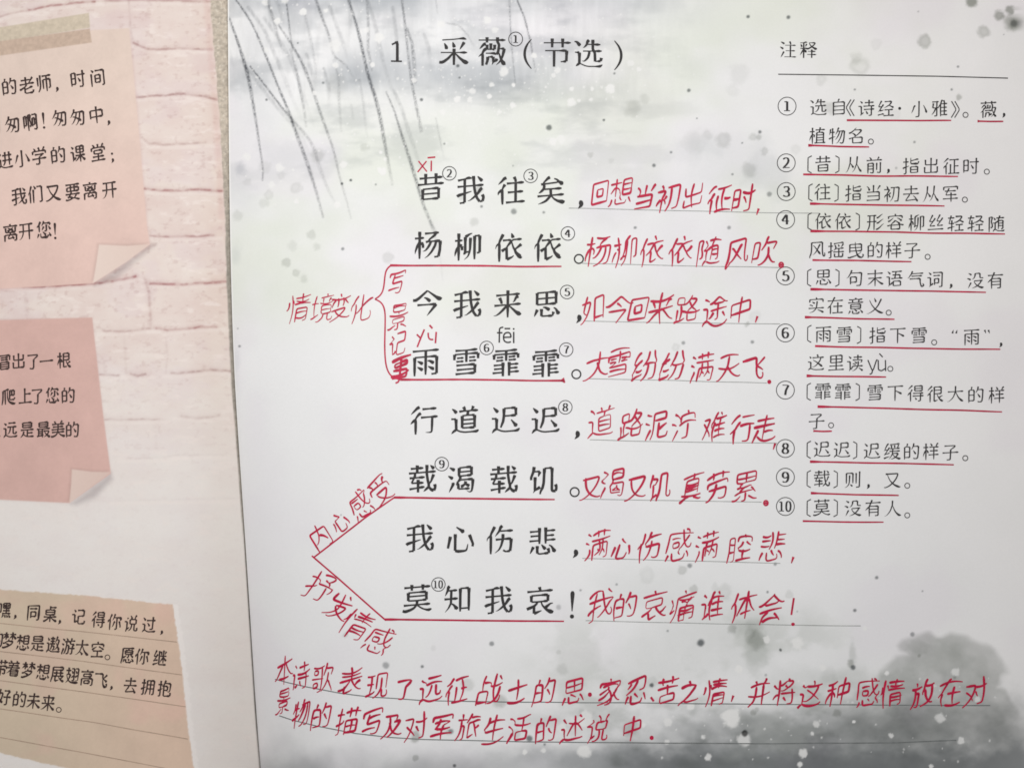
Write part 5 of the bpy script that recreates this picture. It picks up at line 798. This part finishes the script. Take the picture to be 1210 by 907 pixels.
# ================================================================= printed lettering of the right-hand page
def row(name, text, em, w0, hw, mat, label, parent=None, sx=1., sy=1., song=False, rise=.075, rot=None, r=11.2):
    I = Ink(); L = spots(text)
    for k, (ch, x, y) in enumerate(L):
        a = L[max(0, k-2)]; b = L[min(len(L)-1, k+2)]
        th = rot if rot is not None else 0.014
        if ch in CIRC: I.circled(CIRC[ch], x, y, r)
        elif ord(ch[0]) < 0x2e00 and ch not in PUNCT and ch != '·': I.latin(ch, x, y, em*1.14, .058)
        else: I.printed(ch, x, y, em, w0, hw, rise, th, sx, sy, song)
    return I.build(name, mat, parent or right_page, label)
I = Ink()
for ch, x, y in spots('采 536.5 61.5; 薇 581.5 62; 节 658.5 63.5; 选 695 64.5'): I.printed(ch, x, y, 39, .088, .42, .01, .012, .97, .98, True)
I.line([(467, 51), (469.5, 50), (469.5, 73)], 3.6); I.line([(462, 72.5), (475, 72.8)], 1.8); I.line([(463, 53), (468, 50.5)], 2)
I.line([(628, 46.5), (621, 54), (618.8, 64), (621, 74), (628, 81.5)], 2., curve=True, prof=lambda t: .5+1.1*np.sin(t*math.pi))
I.line([(726, 48.5), (733, 56), (735.2, 66), (733, 75.5), (726, 83)], 2., curve=True, prof=lambda t: .5+1.1*np.sin(t*math.pi))
I.circled(1, 609.3, 46.5, 8.2)
I.build('title_text', M_INK, right_page, 'large black printed poem title at the head of the page')
POEM = ['昔 509 222; 我 556 225; 往 604 226; 矣 651 226; ， 685 241|2 531 205; 3 627 208', '杨 506 290; 柳 553 292; 依 601 293; 依 647 293; 。 684 306|4 671 276',
        '今 505 358; 我 552 360; 来 600 360; 思 646 360; ， 683 376|5 670 345', '雨 503 428; 雪 551 428; 霏 598 429; 霏 645 430; 。 681 442|6 575 411; 7 669 413',
        '行 501 497; 道 549 497; 迟 597 496.5; 迟 644 497; ， 681 513|8 668 481', '载 499 566; 渴 545 567; 载 595 567; 饥 642 567; 。 679 581|9 522 548',
        '我 496 636; 心 544 637; 伤 591 638; 悲 641 640; ， 679 653|', '莫 493 707; 知 541 708; 我 589 709; 哀 638 710; ！ 676 714|10 518 690']
ORD = ['first', 'second', 'third', 'fourth', 'fifth', 'sixth', 'seventh', 'eighth']
for k, t in enumerate(POEM):
    I = Ink(); a, b = t.split('|')
    for ch, x, y in spots(a): I.printed(ch, x, y, 38.4, .090, .60, .10, .012, .97, .96)
    for d, x, y in (e.split() for e in b.split(';') if e.strip()): I.circled(int(d), float(x), float(y), 8.0)
    I.build('poem_text', M_INK, right_page, f'{ORD[k]} printed line of the poem')
I = Ink()
for ch, x in (('f', 591), ('ē', 599.5), ('i', 607)): I.latin(ch, x, 396.6, 24, .075)
I.build('pinyin_text', M_INK, right_page, 'small printed reading above the fourth line')
I = Ink(); I.line([(494.5, 190.5), (504.5, 203)], 1.7); I.line([(504, 190.5), (493.5, 203.5)], 1.7); I.line([(509.7, 190), (509.5, 202.5)], 1.8); I.line([(505.2, 186.6), (514.4, 185.8)], 1.8)
I.build('pinyin_text', M_PINYIN, right_page, 'small red printed reading above the first line')
row('heading_text', '注 931 59.5; 释 955 59.5', 22.5, .08, .42, M_INK, 'printed heading of the notes column', song=True, rise=.0)
I = Ink(); I.line([(919.5, 88), (1010, 89), (1110, 90.4), (1191, 92.6)], 1.25); I.build('heading_rule', M_INK, right_page, 'thin black rule under the heading')
NOTES = [
 '① 930 125.7; 选 966.7 127.5; 自 991 127.5; 《 1004 127.5; 诗 1023.6 128.3; 经 1046.6 128.8; · 1063 128.3; 小 1085.8 129.6; 雅 1110 128.8; 》 1129.4 129.6; 。 1140.8 136; 薇 1168 130; ， 1185.5 136; 植 966 161; 物 989 161.4; 名 1012 161.4; 。 1029 167.5',
 '② 929 192.6; 〔 956 194.4; 昔 972.5 194.4; 〕 990 194.4; 从 1009 195; 前 1033 195.8; ， 1049 202; 指 1076.5 196.6; 出 1100 196.6; 征 1124 197; 时 1147 197; 。 1166 203',
 '③ 929 226.5; 〔 957 227.5; 往 972 227.5; 〕 989 228; 指 1008.5 228.8; 当 1032 229; 初 1054 229.6; 去 1076.5 229.6; 从 1100 229.6; 军 1123 229.6; 。 1140 236',
 '④ 928.3 259.6; 〔 956 261.7; 依 972.5 261.7; 依 996 262; 〕 1014 262; 形 1034 263; 容 1058 263; 柳 1083 263.6; 丝 1105.6 263.6; 轻 1129.4 264.4; 轻 1153 264.4; 随 1177 265; 风 965.4 295; 摇 988 296; 曳 1011 296; 的 1034 296; 样 1056 296; 子 1078 296; 。 1096 303.5',
 '⑤ 928 326; 〔 955.5 328; 思 973 328; 〕 990 328.4; 句 1010 329; 末 1034 329; 语 1056.7 329.7; 气 1082 330.5; 词 1105 330.5; ， 1123 337.7; 没 1152.4 331.9; 有 1176 331.9; 实 964.6 361; 在 987 361.5; 意 1011 362; 义 1034 362; 。 1050 369.4',
 '⑥ 928 393.3; 〔 955.6 394.3; 雨 973 395; 雪 997.7 395.7; 〕 1015.7 395.7; 指 1037 396.5; 下 1061 396.5; 雪 1086 396.5; 。 1103.8 404.4; “ 1128 392; 雨 1148 398.3; ” 1166.5 392; ， 1182 407; 这 964 428.7; 里 988 428.7; 读 1010.4 429.5; y 1031 429.5; ù 1042 429.5; 。 1052 435.6',
 '⑦ 928 460.7; 〔 955 462.6; 霏 972.5 462.6; 霏 996 463; 〕 1014 463; 雪 1034 464; 下 1058 464.4; 得 1082 465; 很 1105 465.8; 大 1129 465.8; 的 1153 466.6; 样 1177.6 467; 子 965 497.5; 。 982 502.3',
 '⑧ 928 529.6; 〔 955 531; 迟 971 531; 迟 994.5 531.7; 〕 1011 531.7; 迟 1030 533; 缓 1054 533.6; 的 1077 533.6; 样 1100 533.6; 子 1123 534.4; 。 1140.5 541',
 '⑨ 928 563.5; 〔 955 565.6; 载 971 565.6; 〕 988 566; 则 1007.7 567; ， 1025.4 574; 又 1054.5 567.5; 。 1072 573.5',
 '⑩ 928 598; 〔 955 599.7; 莫 971 599.7; 〕 988 600; 没 1007.7 600.5; 有 1031.5 600.5; 人 1054.5 601; 。 1072 608.5']
ORDN = ORD+['ninth', 'tenth']
for k, t in enumerate(NOTES): row('note_text', t, 22, .074, .68, M_INK, f'{ORDN[k]} printed note of the column', r=10.6)
# grey rules for answers
def rule(pts, w, label, curve=False, mat=M_RULE, parent=None):
    I = Ink(); I.line(pts, w, .25, curve); return I.build('writing_rule', mat, parent or right_page, label)
for k, p in enumerate([[(672, 246), (800, 249), (905, 251.5), (968, 252)], [(688, 311), (800, 314), (922, 316)], [(690, 379), (800, 381.5), (922, 382.5)], [(695, 447.5), (800, 449.5), (906, 452.5)],
                       [(697, 519.5), (800, 522), (918, 523.5)], [(690, 589.5), (800, 591), (900, 593)], [(688, 659), (800, 662), (922, 665)], [(692, 732.5), (800, 735.5), (930, 738), (1017, 739)]]):
    rule(p, .85, f'thin grey writing rule beside the {ORD[k]} line')
rule([(325, 802), (340, 806), (362, 811), (400, 818), (440, 823), (500, 827), (620, 829), (760, 830), (900, 831.5), (1170, 833)], 1.15, 'upper grey writing rule across the foot of the page', mat=M_RULE_DARK)
rule([(330, 845), (345, 850), (375, 857.5), (420, 866), (460, 870.5), (500, 873), (620, 876), (760, 877), (900, 878), (1060, 877), (1130, 874)], 1.2, 'lower grey writing rule across the foot of the page', mat=M_RULE_DARK)

# ================================================================= red pen
def hand(text, em, label, name='handwritten_text', w=2.6, **k):
    I = Ink()
    for e in text.split(';'):
        a = e.split()
        I.hand(a[0], float(a[1]), float(a[2]), 1.13*(float(a[3]) if len(a) > 3 else em), w, **({**k, 'sx': float(a[4])} if len(a) > 4 else k))
    return I.build(name, M_RED, right_page, label)
HAND = ['回 709 229 25 .78; 想 734 228 33 .82; 当 762 234 28; 初 790 234; 出 819 233 30; 征 850 236 31; 时 878 236 30; , 895 250', '杨 707 297 33; 柳 739 297 33; 依 770 297; 依 804 297; 随 837 298; 风 871 299 29; 吹 903 298 32; o 923 313',
        '如 701 365; 今 731 365 33; 回 754 366 27; 来 781 365 33; 路 812 366; 途 845 367 32; 中 874.5 367 29; , 893.5 377', '大 706 432; 雪 731 429 31; 纷 763 433 33; 纷 795 433 33; 满 829 435 31; 天 861 434 29; 飞 889 437 31; . 909 451',
        '道 710 499 33; 路 746 502; 泥 776 503; 泞 808 503; 难 844 505; 行 877 507 31; 走 903 507 29; , 914.5 527', '又 698 576 26; 渴 724.5 571.5 32; 又 752 576 27; 饥 780 575 30; 真 817.5 576 31 .8; 劳 848 575 31; 累 881.5 575 33; o 905 594',
        '满 705.5 644.6 32; 心 735 648 25; 伤 767 646 31; 感 802 644.6 33; 满 835 646; 腔 874 648; 悲 912.7 646 33; , 936 661', '我 709.5 715 33; 的 739 716 30; 哀 773 716 33; 痛 807 716 33; 谁 841.6 716; 体 878 716 33; 会 911 719 33; ! 936 722']
for k, t in enumerate(HAND): hand(t, 31, f'red handwriting beside the {ORD[k]} line of the poem')
hand('本 336 792 33 .58; 诗 355 799 31 .62; 歌 381 801 31 .78; 表 414 805 31; 现 446 810; 了 478 814 24; 远 509 814; 征 540 815.5; 战 578 815.5 33; 士 611 816 26; 的 643 817 30; 思 678 817 30; . 697 820; 家 720 817 30; 忍 752 816 29; 、 771 824; 苦 788.5 816; 之 814 818 26; 情 845 818; , 865 824.6; 并 897 818 29; 将 926.5 818 29; 这 957.5 820; 种 990.6 818 30; 感 1025.5 819 30; 情 1054.7 819; 放 1089.6 820 29; 在 1122.7 818 30; 对 1151.8 818 29',
     29.5, 'upper line of red handwriting across the foot of the page', w=2.6)
hand('景 335 828 29 .55; 物 356 843 30 .68; 的 380 846 29.5 .8; 描 411 852; 写 440 853.6; 及 464 857 27; 对 491 859; 军 522 859 29; 旅 553 859; 生 584 861; 活 612.7 861; 的 645.5 862 29; 述 676 861; 说 707 861; 中 747 861 28; . 770 871', 29.5, 'lower line of red handwriting across the foot of the page', w=2.6)
hand('情 353 365 31; 境 381 365 31; 变 402 363 28; 化 427 365 31', 30, 'small red margin words left of the bracket', w=2.0, sx=.85)
hand('写 469 334 29; 景 471 374 30; 记 470 407 27', 30, 'red words written downwards inside the bracket', w=2.1, sx=.75)
hand('事 473 437 30', 30, 'thickly overwritten red word at the foot of the bracket', w=3.3, sx=.75)
I = Ink(); I.line([(492.5, 395), (497.5, 400)], 2); I.line([(501.5, 389), (496, 402), (493, 410)], 2, curve=True); I.line([(506, 393), (504.5, 401), (507, 404.5), (512, 401)], 2, curve=True); I.line([(515.5, 392), (514.5, 405.5)], 2); I.line([(507.5, 384), (511, 388)], 2.2)
I.build('handwritten_text', M_RED, right_page, 'small red written reading above the fourth line')
hand('内 379 634 28; 心 402 617 23; 感 426 597 31; 受 450 580 30', 27, 'red words climbing along the upper arm of the angle mark', w=2.2, rot=-.55, lean=.0, rise=.12)
hand('抒 378 694 34; 发 399.5 717 31; 情 421 738 34; 感 447 757 33', 30, 'red words descending along the lower arm of the angle mark', w=2.4, rot=.48, lean=.05, rise=.16)
# brackets and underlines
def red(pts, w, label, name='red_underline', curve=False, head=1.3, tail=.75, mat=M_REDLINE):
    I = Ink(); p = np.asarray(pts, float)
    I.line(p, w, .35, curve, prof=lambda t: np.interp(t, [0, .03, .08, .9, 1], [head, head, 1, .95, tail]))
    return I.build(name, mat, right_page, label)
red([(461, 313.6), (520, 314), (600, 314.6), (663.5, 315)], 2.3, 'red underline below the second line')
red([(473, 448.4), (560, 448.6), (667, 449.6)], 2.3, 'red underline below the fourth line', tail=1.2)
I = Ink(); I.line([(664, 447.5), (667.5, 452)], 5.2, prof=lambda t: 1.2-.9*t); I.build('red_underline', M_REDLINE, right_page, 'red blot at the end of the underline')
red([(466, 587.5), (560, 588.6), (655.5, 590)], 2.3, 'red underline below the sixth line')
red([(455, 731.5), (560, 732.6), (666.5, 733.8)], 2.3, 'red underline below the eighth line')
I = Ink()
I.line([(462, 313.6), (458, 314.4), (455.7, 317.5), (454.8, 325), (454, 336), (453, 344), (450.5, 350), (443, 353.4)], 1.8, curve=True)
I.line([(443, 353.4), (450.5, 355.5), (453.5, 360), (455.3, 369), (455, 390), (454.5, 405), (454.8, 420), (456.2, 434), (460.5, 444), (467, 448), (475, 448.4)], 1.8, curve=True)
I.build('red_bracket', M_RED, right_page, 'red hand drawn curly bracket')
I = Ink(); I.line([(467, 586.8), (430, 612.5), (370, 658.5)], 1.9, .4); I.line([(368.5, 656), (400, 683), (456, 732.5)], 1.9, .4); I.build('red_bracket', M_RED, right_page, 'red hand drawn angle mark')
UND = [((1000.5, 142), (1124, 142.8)), ((1155, 143), (1185.5, 143.6)), ((955, 172), (1027, 173.6)), ((949, 206.4), (1132, 208.8)), ((957, 241), (1116, 243.6)), ((957.5, 273), (1187.5, 276.6)), ((960, 307), (1077, 309.3)), ((957.5, 341.8), (1165, 345.6)), ((951, 375), (1057, 377.4)),
       ((963, 409), (1182, 412.7)), ((953, 444), (1047, 445.6)), ((966, 480.3), (1184, 486.2)), ((961, 508.8), (983, 509)), ((957, 545), (1127, 549)), ((958, 582), (1062, 584.8)), ((948.5, 615), (1044, 616.7))]
UL = ['first', 'first, short one at the end of the row', 'first, its lower row', 'second', 'third', 'fourth', 'fourth, its lower row', 'fifth', 'fifth, its lower row', 'sixth', 'sixth, its lower row', 'seventh', 'seventh, its lower row', 'eighth', 'ninth', 'tenth']
for k, (a, b) in enumerate(UND): red([a, ((a[0]+b[0])/2, (a[1]+b[1])/2+rng.normal(0, .3)), b], 2.0, f'red underline in printed note {UL[k]}', head=1.6 if k % 3 else 1.2)

# ================================================================= lettering of the note cards
LEFT = [('爱 -10 106; 的 11 103; 老 32 101.7; 师 52 99; ， 67 105.5; 时 92 94.3; 间 115.4 92.3', -.10), ('匆 -8 150; 匆 15 147.5; 啊 36 145; ！ 51.4 142.6; 匆 70.7 140; 匆 92 139; 中 114 136.5; ， 128 145', -.10),
        ('进 6 190; 小 26 188; 学 46.4 185; 的 68.7 183.6; 课 92 182.3; 堂 116 181; ； 132.7 185', -.09), ('我 22.6 232.7; 们 42 230; 又 63 228.5; 要 86 227.3; 离 106.7 226; 开 129.5 224.8', -.06), ('离 12.6 275.5; 开 31 273.7; 您 52 272; ！ 65 273', -.05)]
for k, (t, r) in enumerate(LEFT): row('card_text', t, 23, .100, .70, M_WARM, f'{ORD[k]} printed line of the pink card', left_page, .88, 1., rot=r)
LEFT = [('冒 5.5 428.4; 出 22 427; 了 39.7 427; 一 55 427; 根 75.7 426', -.02), ('悄 -9 470; 爬 10 469; 上 30 468; 了 44.7 468; 您 62 467.3; 的 80.6 467.3', -.01), ('永 -8 509; 远 12 507.8; 是 32.3 507.8; 最 51.4 507.8; 美 68.7 507.3; 的 85.6 507.8', 0.)]
for k, (t, r) in enumerate(LEFT): row('card_text', t, 21.5, .100, .70, M_WARM, f'{ORD[k]} printed line of the dusky pink card', left_page, .86, 1., rot=r)
LEFT = [('嘿 5 720.5; ， 17.4 728; 同 39.7 723.4; 桌 59.5 725.4; ， 70 734; 记 93 728.4; 得 116.6 732; 你 135.5 734.6; 说 155 736.6; 过 176 738.3; ， 190.5 746.5', .09), ('的 -4 755; 梦 11 756.4; 想 27.3 759; 是 44.7 760; 遨 63 761.5; 游 80.6 763.4; 太 97 765; 空 115.4 767.6; 。 127 776; 愿 151 774; 你 168 775.5; 继 189 777.5', .10),
        ('带 1 788.7; 着 16 790; 梦 33.5 791.5; 想 51 793.7; 展 68 796; 翅 85.6 798; 高 103 800.5; 飞 119 803.6; ， 131 812; 去 154 809.8; 拥 175 811.5; 抱 194.5 813.5', .12), ('好 5 823.4; 的 23 826; 未 39.7 828; 来 57 830.5; 。 69.5 838', .13)]
for k, (t, r) in enumerate(LEFT): row('card_text', t, 21, .100, .70, M_WARM, f'{ORD[k]} printed line of the tan ruled card', left_page, .86, 1.03, rot=r)
for k, p in enumerate([[(-60, 730), (0, 736), (100, 746), (209, 758)], [(-60, 762), (0, 769), (100, 781), (215, 797)], [(-60, 795), (0, 803.6), (100, 817), (219.5, 834.6)], [(-60, 827), (0, 837), (110, 853), (222, 872.6)], [(-60, 860), (0, 870.6), (90, 887), (185, 905), (226, 913)]]):
    rule(p, .9, f'{ORD[k]} thin brown rule of the tan card', mat=M_RULE_BROWN, parent=left_page)
